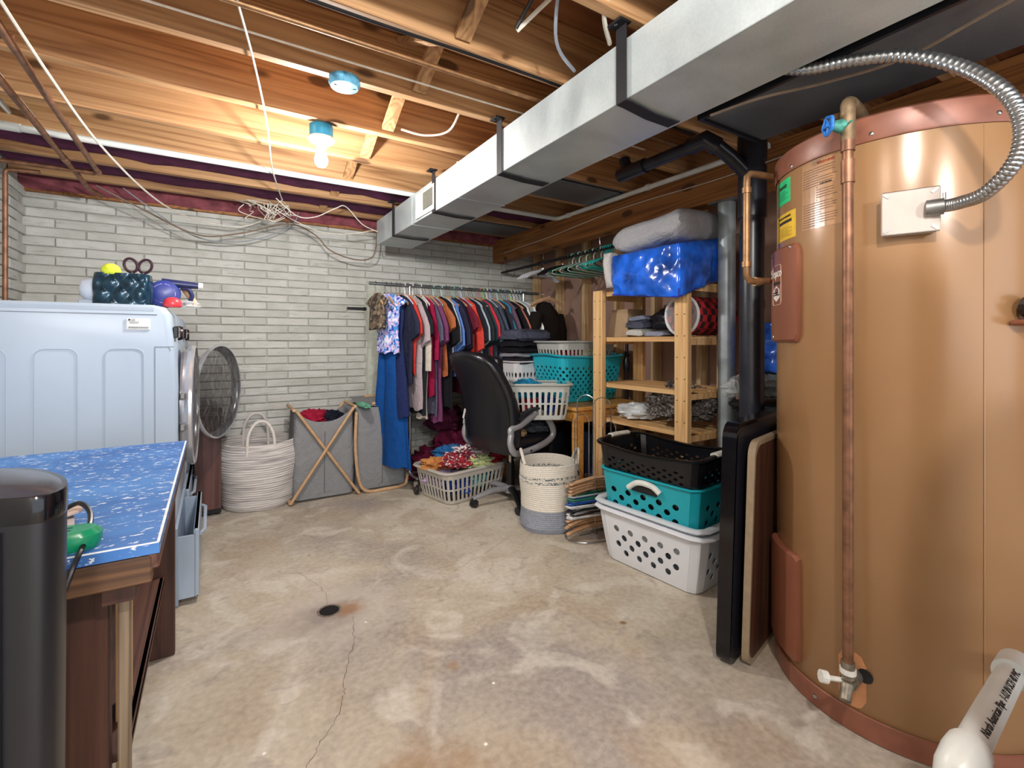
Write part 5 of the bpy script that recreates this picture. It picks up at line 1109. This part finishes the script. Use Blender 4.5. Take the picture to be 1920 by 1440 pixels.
def shirt(x, mat, desc, L=.72, W=.215, th=.022, sleeve=.24, seed=0, kind='shirt', dy=0, cat=None, label=None, rz=0):
    t = thing({'top': 'sleeveless_blouse', 'dress': 'maxi_dress'}.get(kind, 'hanging_shirt'), label or desc, cat or kind, (x, YR + dy, ZR), rz, 'clothes on the rack rod'); n = 26; rings = []
    if kind in ('shirt', 'jacket', 'top'):
        lv = [(.078, .045), (.088, .07), (.10, .115), (.12, .16), (.145, .20), (.18, W), (.27, W * .98)] + [(.27 + (L - .27) * k / 7, W * (.95 + .05 * k / 7 + .03 * sin(k + seed))) for k in range(1, 8)]
    elif kind == 'dress':
        lv = [(.085, .04), (.11, .09), (.14, .13), (.25, .14), (.4, .11), (.5, .13)] + [(.5 + (L - .5) * k / 8, .13 + .10 * k / 8) for k in range(1, 9)]
    else:  # trousers folded over hanger
        lv = [(.10, .16), (.13, .18)] + [(.13 + (L - .13) * k / 8, .17 - .03 * k / 8) for k in range(1, 9)]
    for d, wv in lv:
        ring = []; tt = th * (.45 + .55 * min(1, (d - .06) / .2)) * (1.2 if d > .5 else 1)
        for k in range(n):
            a = 2 * pi * k / n; c_, s_ = cos(a), sin(a)
            fold = 1 + (.45 * sin(a * 5 + seed) + .3 * sin(a * 9 + seed * 2)) * min(1, max(0, (d - .2) / .4))
            ring.append((tt * s_ * fold + .012 * noise.noise((d * 4, c_ * 2, seed)), wv * (abs(c_) ** .8) * (1 if c_ > 0 else -1) * (1 + .03 * noise.noise((d * 6, s_, seed + 5))), -d - (.012 * sin(c_ * 9 + seed) if d > L * .9 else 0)))
        rings.append(ring)
    if 'jacket' in kind or kind in ('shirt', 'top') and False: pass
    MB().loft(rings).build('body' if kind != 'trousers' else 'legs', mat, t, smooth=60)
    if kind in ('shirt', 'jacket') and sleeve:
        for sy in (-1, 1):
            rg = []; S_n = 8
            for i in range(S_n + 1):
                u = i / S_n; y = sy * (.165 + .085 * min(1, u * 1.6) + (.01 * u if sleeve < .4 else -.01 * u)); zc = -.155 - sleeve * u; wd = .052 + (.014 if sleeve < .4 else -.012) * u
                rg.append([(th * .8 * sin(a) * (1 + .4 * sin(3 * a + seed)), y + wd * cos(a) * (.6 + .4 * min(1, u * 3)), zc - .03 * (cos(a) * sy) * (1 if sleeve < .4 else 0) * u * -1) for a in [2 * pi * k / 14 for k in range(14)]])
            MB().loft(rg).build('sleeve', mat, t, smooth=60)
    return t
def rack_hanger(x, kind, col, lb):
    t = thing('clothes_hanger', lb, 'hanger', (x, YR, ZR), pi / 2, 'hangers on the rack rod'); mt = plain(col, .4)
    hk = [(0, 0, -.075), (0, 0, -.040), (.012, 0, -.030), (.018, 0, -.004), (.011, 0, .013), (0, 0, .018), (-.011, 0, .013), (-.017, 0, -.002)]
    MB().tube(spline(hk, 2), .0022 if kind == 'wood' else .004, 5).build('hook', M['chrome'] if kind == 'wood' else mt, t, smooth=1)
    MB().tube([(-.18, 0, -.158), (-.12, 0, -.130), (-.06, 0, -.102), (0, 0, -.080), (.06, 0, -.102), (.12, 0, -.130), (.18, 0, -.158)], [.008, .012, .014, .014, .014, .012, .008], 6, flat=(1.3, .6), up=(0, 0, 1)).build('shoulder_bar', M['hangwood'] if kind == 'wood' else mt, t, smooth=1)
F = fabric
camo = spots('6e5e4c', ['4a3e34', '8c7c66', '3a3430'], 45); flor = spots('8aa6e0', ['2a4cb0', 'e6e2f4', '3a86d0', 'c8b4e4'], 60)
plaid_c = m_plaid(sc('205a78'), sc('181c28'), sc('8a6a54'), 30)
G = [  # x, material, desc, L, sleeve, kind
 (1.035, camo, 'brown camouflage cloth top', .34, 0, 'top'),
 (1.115, flor, 'blue floral halter top with white straps', .52, 0, 'top'),
 (1.155, F('124a90', .1), 'long royal blue pleated maxi dress', 1.38, 0, 'dress'),
 (1.195, F('222c58'), 'dark indigo long narrow dress', 1.0, 0, 'dress'),
 (1.225, F('262a40'), 'navy short sleeved shirt', .74, .25, 'shirt'),
 (1.262, F('c83c34'), 'coral red short sleeved shirt', .68, .25, 'shirt'),
 (1.292, F('a79aa0'), 'pale mauve grey long shirt', .95, .3, 'shirt'),
 (1.325, F('1c2228'), 'black collared shirt', .98, .25, 'shirt'),
 (1.360, F('c9c1b6'), 'beige crumpled blouse', 1.02, .5, 'shirt'),
 (1.395, F('8e1640'), 'maroon long sleeved shirt', .85, .42, 'shirt'),
 (1.432, F('56566a'), 'slate grey short sleeved shirt', 1.0, .30, 'shirt'),
 (1.466, F('743e66'), 'plum purple long blouse', 1.06, .3, 'shirt'),
 (1.500, F('a8603c'), 'rust orange narrow shirt', .7, .2, 'shirt'),
 (1.536, F('1a1a20'), 'plain black shirt', .95, .3, 'shirt'),
 (1.572, F('c8d8e2'), 'very pale blue shirt', .66, .3, 'shirt'),
 (1.607, F('5a7ec2'), 'sky blue shirt', .70, .34, 'shirt'),
 (1.642, F('2a2a40'), 'midnight blue shirt', .72, .33, 'shirt'),
 (1.678, F('1d1d2c'), 'ink black shirt', .70, .35, 'shirt'),
 (1.712, F('6e2236'), 'burgundy shirt', .85, .2, 'shirt'),
 (1.745, F('d2443c'), 'tomato red long sleeved shirt', .6, .36, 'shirt'),
 (1.780, F('23232e'), 'charcoal shirt', .8, .3, 'shirt'),
 (1.815, F('aebcc6'), 'silver grey shirt', .75, .3, 'shirt'),
 (1.850, F('2a3034'), 'blackish green collared shirt', .6, .3, 'shirt'),
 (1.885, F('24414a'), 'dark teal shirt', .8, .3, 'shirt'),
 (1.920, F('cf3a48'), 'bright red short sleeved shirt', .55, .27, 'shirt'),
 (1.955, F('3c4652'), 'grey green shirt', .9, .3, 'shirt'),
 (1.990, F('4c5466'), 'heather blue grey shirt', .62, .33, 'shirt'),
 (2.025, plaid_c, 'blue and brown plaid shirt', .95, .35, 'shirt'),
 (2.060, F('30323c'), 'graphite shirt', .7, .3, 'shirt'),
 (2.095, F('2f84a8'), 'turquoise blue shirt', .6, .35, 'shirt'),
 (2.130, F('6a5264'), 'dusty mauve shirt', .6, .3, 'shirt'),
 (2.165, F('17171b'), 'jet black shirt', .6, .3, 'shirt'),
 (2.200, F('c47c6a'), 'salmon pink shirt', .5, .28, 'shirt'),
 (2.232, F('1e1e24'), 'soft black shirt', .6, .3, 'shirt'),
 (2.266, F('dcdcd6'), 'white shirt', .6, .3, 'shirt'),
 (2.298, F('9aa4a8'), 'ash grey shirt', .6, .3, 'shirt'),
 (2.330, F('e6e6e2'), 'ivory white shirt', .58, .28, 'shirt')]
hc = {5: 'e6e8ea', 7: 'dfe4e4', 9: 'd8dce0', 12: '9fd8d2', 14: 'a8e0dc', 17: '6fc0a8', 19: 'b8cce8', 24: 'cc6a80', 25: '8fd05a', 26: 'dfe4ea', 27: 'a8b4e0', 29: 'b4e0da', 31: '6aa0c0', 33: 'bfe8b0', 34: 'e8e8e8', 35: 'c8ccd0', 36: 'a0d4e8'}
cn = {'e6e8ea': 'white', 'dfe4e4': 'off white', 'd8dce0': 'pale grey', '9fd8d2': 'pale aqua', 'a8e0dc': 'mint', '6fc0a8': 'sea green', 'b8cce8': 'pale blue', 'cc6a80': 'rose pink', '8fd05a': 'lime green', 'dfe4ea': 'white', 'a8b4e0': 'lavender', 'b4e0da': 'aqua', '6aa0c0': 'steel blue', 'bfe8b0': 'light green', 'e8e8e8': 'white', 'c8ccd0': 'light grey', 'a0d4e8': 'ice blue'}
for i, (x, mt, d, L, sl, kd) in enumerate(G):
    nx = G[i + 1][2].split()[0] if i + 1 < len(G) else 'black'
    lb = d + (' hanging at the left end of rack' if i < 3 else ' hanging in the clothes rack row')
    shirt(x, mt, d, L=L, sleeve=sl, seed=i * 2.3, kind=kd, label=lb, W=.215 if i > 1 else .12, th=.020 if kd == 'shirt' else .03, dy=-.05 if i < 2 else R.uniform(-.02, .01), rz=radians({0: 8, 1: 24, 2: 20, 3: 4}.get(i, R.uniform(0, 9))), cat={'top': 'top', 'dress': 'dress'}.get(kd, 'shirt'))
    k = 'plastic' if i in hc else 'wood'; c = hc.get(i, 'c8a07c')
    rack_hanger(x, k, c, f"{cn[c] + ' plastic' if i in hc else 'wooden'} hanger holding the {d}")
    if i > 3:
        rack_hanger(x + .017, 'wood', 'c8a07c', f"extra wooden hanger just right of the {d}") if i % 2 else None
# black jacket on wooden hanger at right end
for lb_, x_, ex in (('dark brown black hooded jacket at right end of rack', 2.44, 0),):
    t = thing('hanging_jacket', lb_, 'jacket', (2.50, 3.42, 1.53), radians(-68), 'clothes on the rack rod')
    rings = []
    for d, wv, tt in [(.05, .05, .03), (.08, .085, .05), (.12, .15, .06), (.16, .2, .07), (.25, .22, .085), (.4, .21, .09), (.6, .22, .10)]:
        rings.append([(tt * sin(a) * (1 + .15 * sin(4 * a + d * 9)), wv * cos(a), -d) for a in [2 * pi * k / 26 for k in range(26)]])
    mj = F('1d1714'); MB().loft(rings).build('body', mj, t, smooth=60)
    m = MB(); crumple(m, (-.03, 0, -.085), (.07, .09, .05), 77, .2, 2, (24, 14), False); m.build('hood', mj, t, smooth=60)
    for sy in (-1, 1): MB().tube([(0, sy * .17, -.15), (0, sy * .225, -.28), (.0, sy * .235, -.45), (0, sy * .23, -.6)], [.06, .062, .055, .048], 12).build('sleeve', mj, t, smooth=60)
hanger('large pale wooden hanger sticking out over the dark jacket', (2.52, 3.42, 1.60), radians(14), 'wood', 'c8a07c', 'hangers on the rack rod')
hanger('bare wire bottomed wooden hanger on rack end behind jacket', (2.50, 3.50, 1.585), radians(30), 'wood', 'c8a07c', 'hangers on the rack rod')

# ================================================================== OFFICE CHAIR
CX, CY, phi = 1.82, 2.94, radians(8)
oc = thing('office_chair', 'black leather office chair seen from behind with silver arms', 'chair', (CX, CY, 0), phi)
def ell(cy, cz, a, b, x, n=28, e=3.5): return [(x, cy + a * abs(cos(t)) ** (2 / e) * (1 if cos(t) > 0 else -1), cz + b * abs(sin(t)) ** (2 / e) * (1 if sin(t) > 0 else -1)) for t in [2 * pi * k / n for k in range(n)]]
# backrest: loft upward, section in xy
rings = []
for v in [0, .03, .08, .18, .3, .42, .54, .66, .78, .88, .95, .985, 1.0]:
    z = .40 + .68 * v; xc = -.20 - .10 * v - .10 * v ** 2 + .05 * sin(v * pi); hw = .268 + .02 * sin(v * pi * .9) - .055 * max(0, v - .55) / .45; tk_ = .062 + .01 * sin(v * 7)
    if v > .9: q = (1 - ((v - .9) / .1) ** 2 * .75) ** .5; hw *= q * .999; tk_ *= q
    if v < .05: hw *= .9; tk_ *= .7
    rings.append([(xc + tk_ * abs(sin(t)) ** .6 * (1 if sin(t) > 0 else -1) - .03 * abs(cos(t)) ** 2 * -1, hw * abs(cos(t)) ** .55 * (1 if cos(t) > 0 else -1), z) for t in [2 * pi * k / 36 for k in range(36)]])
MB().loft(rings).build('backrest', M['leather'], oc, smooth=60)
pip = [Vector((-.155 - .10 * v - .10 * v ** 2 + .05 * sin(v * pi) - .075, -(.250 + .02 * sin(v * pi * .9) - .055 * max(0, v - .55) / .45), .40 + .68 * v)) for v in [.04 + .088 * k for k in range(11)]]
MB().tube(pip, .004, 6).build('piping', M['black'], oc, smooth=1)
for z0, z1 in ((.47, .60), (.62, .80), (.82, 1.05)):
    v = ((z0 + z1) / 2 - .40) / .68; xc = -.20 - .10 * v - .10 * v ** 2 + .05 * sin(v * pi)
    m = MB(); m.loft([se(.045, .20, zz) if 0 else [(xc + .055 + p[0] - .06 * (zz - (z0 + z1) / 2), p[1] * (1 if v < .8 else .85), zz) for p in se(.04 * q, .21 * q, 0)] for zz, q in ((z0, .8), (z0 + .02, 1), (z1 - .02, 1), (z1, .8))]); m.build('cushion', M['leather'], oc, smooth=60)
MB().loft([[(p[0] * 1.0 + .02, p[1], z) for p in se(.24 * q, .245 * q, 0)] for z, q in ((.395, .8), (.41, .95), (.45, 1.0), (.485, .98), (.50, .88))]).build('seat', M['leather'], oc, smooth=60)
for sy in (-.97, .90):
    loop = spline([(-.215, sy * .275, .545), (-.225, sy * .28, .48), (-.18, sy * .28, .415), (-.05, sy * .28, .42), (.10, sy * .28, .455), (.16, sy * .285, .51), (.12, sy * .285, .60), (.04, sy * .285, .665), (-.04, sy * .285, .645), (-.13, sy * .28, .60), (-.215, sy * .275, .575), (-.215, sy * .275, .545)], 5)
    MB().tube(loop, .0235, 10, flat=(1, .8)).build('arm_frame', M['silver'], oc, smooth=1)
    MB().tube(spline([(-.17, sy * .285, .63), (-.08, sy * .288, .682), (.03, sy * .29, .705), (.15, sy * .29, .715), (.25, sy * .288, .71)], 5), .034, 12, flat=(.45, 1), up=(0, 0, 1)).build('arm_pad', M['leather'], oc, smooth=1)
    for p in ((-.20, .50), (-.06, .42)): MB().lathe([(.008, 0), (.008, .004), (0, .004)], n=10).xf(Matrix.Translation((p[0], sy * .297, p[1])) @ Matrix.Rotation(sy * -pi / 2, 4, 'X')).build('bolt', M['black'], oc)
MB().tube([(0, 0, .10), (0, 0, .28)], .028, 16).build('gas_cover', M['black'], oc, smooth=1); MB().tube([(0, 0, .28), (0, 0, .37)], .014, 14).build('gas_lift', M['chrome'], oc, smooth=1)
MB().box((0, 0, .38), (.2, .16, .03), bev=.008).build('mechanism', M['black'], oc)
MB().lathe([(.03, .06), (.045, .065), (.045, .11), (.03, .12)], n=24).build('hub', M['silver'], oc, smooth=1)
for k in range(5):
    a = radians(178 + 72 * k) - phi; d = Vector((cos(a), sin(a), 0))
    bs_ = MB().tube([d * .03 + Vector((0, 0, .095)), d * .15 + Vector((0, 0, .098)), d * .26 + Vector((0, 0, .072)), d * .30 + Vector((0, 0, .062))], [.028, .026, .020, .018], 10, flat=(.75, 1), up=(0, 0, 1)).build('base_arm', M['silver'] if k != 1 else M['black'], oc, smooth=1)
    MB().lathe([(.008, -.022), (.026, -.020), (.028, 0), (.026, .020), (.008, .022)], n=20, axis='Y').xf(Matrix.Translation(d * .29 + Vector((0, 0, .028))) @ Matrix.Rotation(a + .5, 4, 'Z')).build('caster', M['black'], bs_, smooth=1)
    MB().tube([d * .29 + Vector((0, 0, .04)), d * .29 + Vector((0, 0, .065))], .016, 10).build('caster_stem', M['black'], bs_, smooth=1)
lab(MB().box((0, 0, 0), (.003, .018, .075), rot=Matrix.Rotation(.35, 3, 'X')).xf(Matrix.Translation((-.262, .205, .63))).build('care_tag', plain('d8d8d8', .6), oc), 'white care tag') 

# ================================================================== HANGER STACKER
HX, HY = 1.95, 2.20
hs = thing('hanger_stand', 'chrome wire stand with tall loops stacking spare hangers', 'stand', (HX, HY, 0))
def loop(x0, y0, x1, y1, h, r=.0028): 
    w_ = math.hypot(x1 - x0, y1 - y0) / 2; pts = [(x0, y0, .012)]; 
    for k in range(9): a = pi * k / 8; u = .5 - .5 * cos(a); pts.append((x0 + (x1 - x0) * u, y0 + (y1 - y0) * u, h - w_ + w_ * sin(a)))
    pts.append((x1, y1, .012)); return MB().tube(pts, r, 8)
loop(HX - .10, HY + .03, HX - .02, HY - .04, .83).build('wire_loop', M['chrome'], hs, world=True, smooth=1)
loop(HX - .0, HY - .00, HX + .09, HY - .06, .81).build('wire_loop', M['chrome'], hs, world=True, smooth=1)
loop(HX - .06, HY + .10, HX + .02, HY + .06, .70).build('wire_loop', M['chrome'], hs, world=True, smooth=1)
loop(HX + .06, HY - .02, HX + .13, HY - .06, .66).build('wire_loop', M['chrome'], hs, world=True, smooth=1)
MB().tube([(HX - .02 + .15 * cos(t) * 1.3, HY - .03 + .12 * sin(t), .006) for t in [2 * pi * k / 32 for k in range(32)]], .0045, 8, closed=True).tube([(HX - .12, HY - .02, .006), (HX + .13, HY - .02, .006)], .004, 8).build('base_ring', M['chrome'], hs, world=True, smooth=1)
def flat_hanger(z, kind, col, label, rz, group, dx=0, dy=0):
    t = thing('clothes_hanger', label, 'hanger', (HX + dx, HY + dy, z), rz, group); mt = M['hangwood'] if kind == 'wood' else plain(col, .35)
    bow = .045
    P_ = [(-.215, -bow * 1.3, -.0), (-.15, -bow * .7, 0), (-.07, -.012, 0), (0, 0, 0), (.07, -.012, 0), (.15, -bow * .7, 0), (.215, -bow * 1.3, 0)]
    if kind == 'wood': MB().tube(P_, [.011, .014, .015, .016, .015, .014, .011], 8, flat=(.55, 1.2), up=(0, 0, 1)).build('shoulder_bar', mt, t, smooth=1)
    else: MB().tube(P_ + [(.20, -.085, 0), (0, -.09, 0), (-.20, -.085, 0)], .005, 7, closed=True).build('shoulder_bar', mt, t, smooth=1)
    MB().tube(spline([(0, 0, 0), (0, .035, 0), (.02, .05, 0), (.018, .075, 0), (0, .085, 0), (-.018, .075, 0)], 4), .002, 6).build('hook', M['chrome'], t, smooth=1)
z = .035
seq = [('wood', '', 'wooden', 6), ('plastic', 'd8dade', 'white plastic', 3), ('plastic', '16161a', 'black plastic', 3), ('plastic', 'c8ccd0', 'light grey plastic', 2), ('plastic', '1f4f9a', 'blue plastic', 2), ('plastic', '0e6a52', 'green plastic', 2), ('plastic', '9aa0a4', 'mid grey plastic', 1), ('wood', '', 'wooden', 5)]
for si_, (kd, col, nm_, cnt) in enumerate(seq):
    for k in range(cnt):
        lb = {0: f'wooden hanger at the bottom of the floor stack, {ORD[k]} from below', 7: f'wooden hanger on top of the floor stack, {ORD[cnt - 1 - k]} from above'}.get(si_, f'{nm_} hanger in the floor stack' + (f', {ORD[k]} of its colour from below' if cnt > 1 else ''))
        flat_hanger(z, kd, col, lb, radians(R.uniform(-4, 4)) - .12, f'{nm_} hangers stacked on the floor' + (' top' if si_ == 7 else ''), R.uniform(-.012, .012) + (.02 if si_ == 7 else 0), R.uniform(-.012, .012)); z += .0155 if kd == 'wood' else .0105
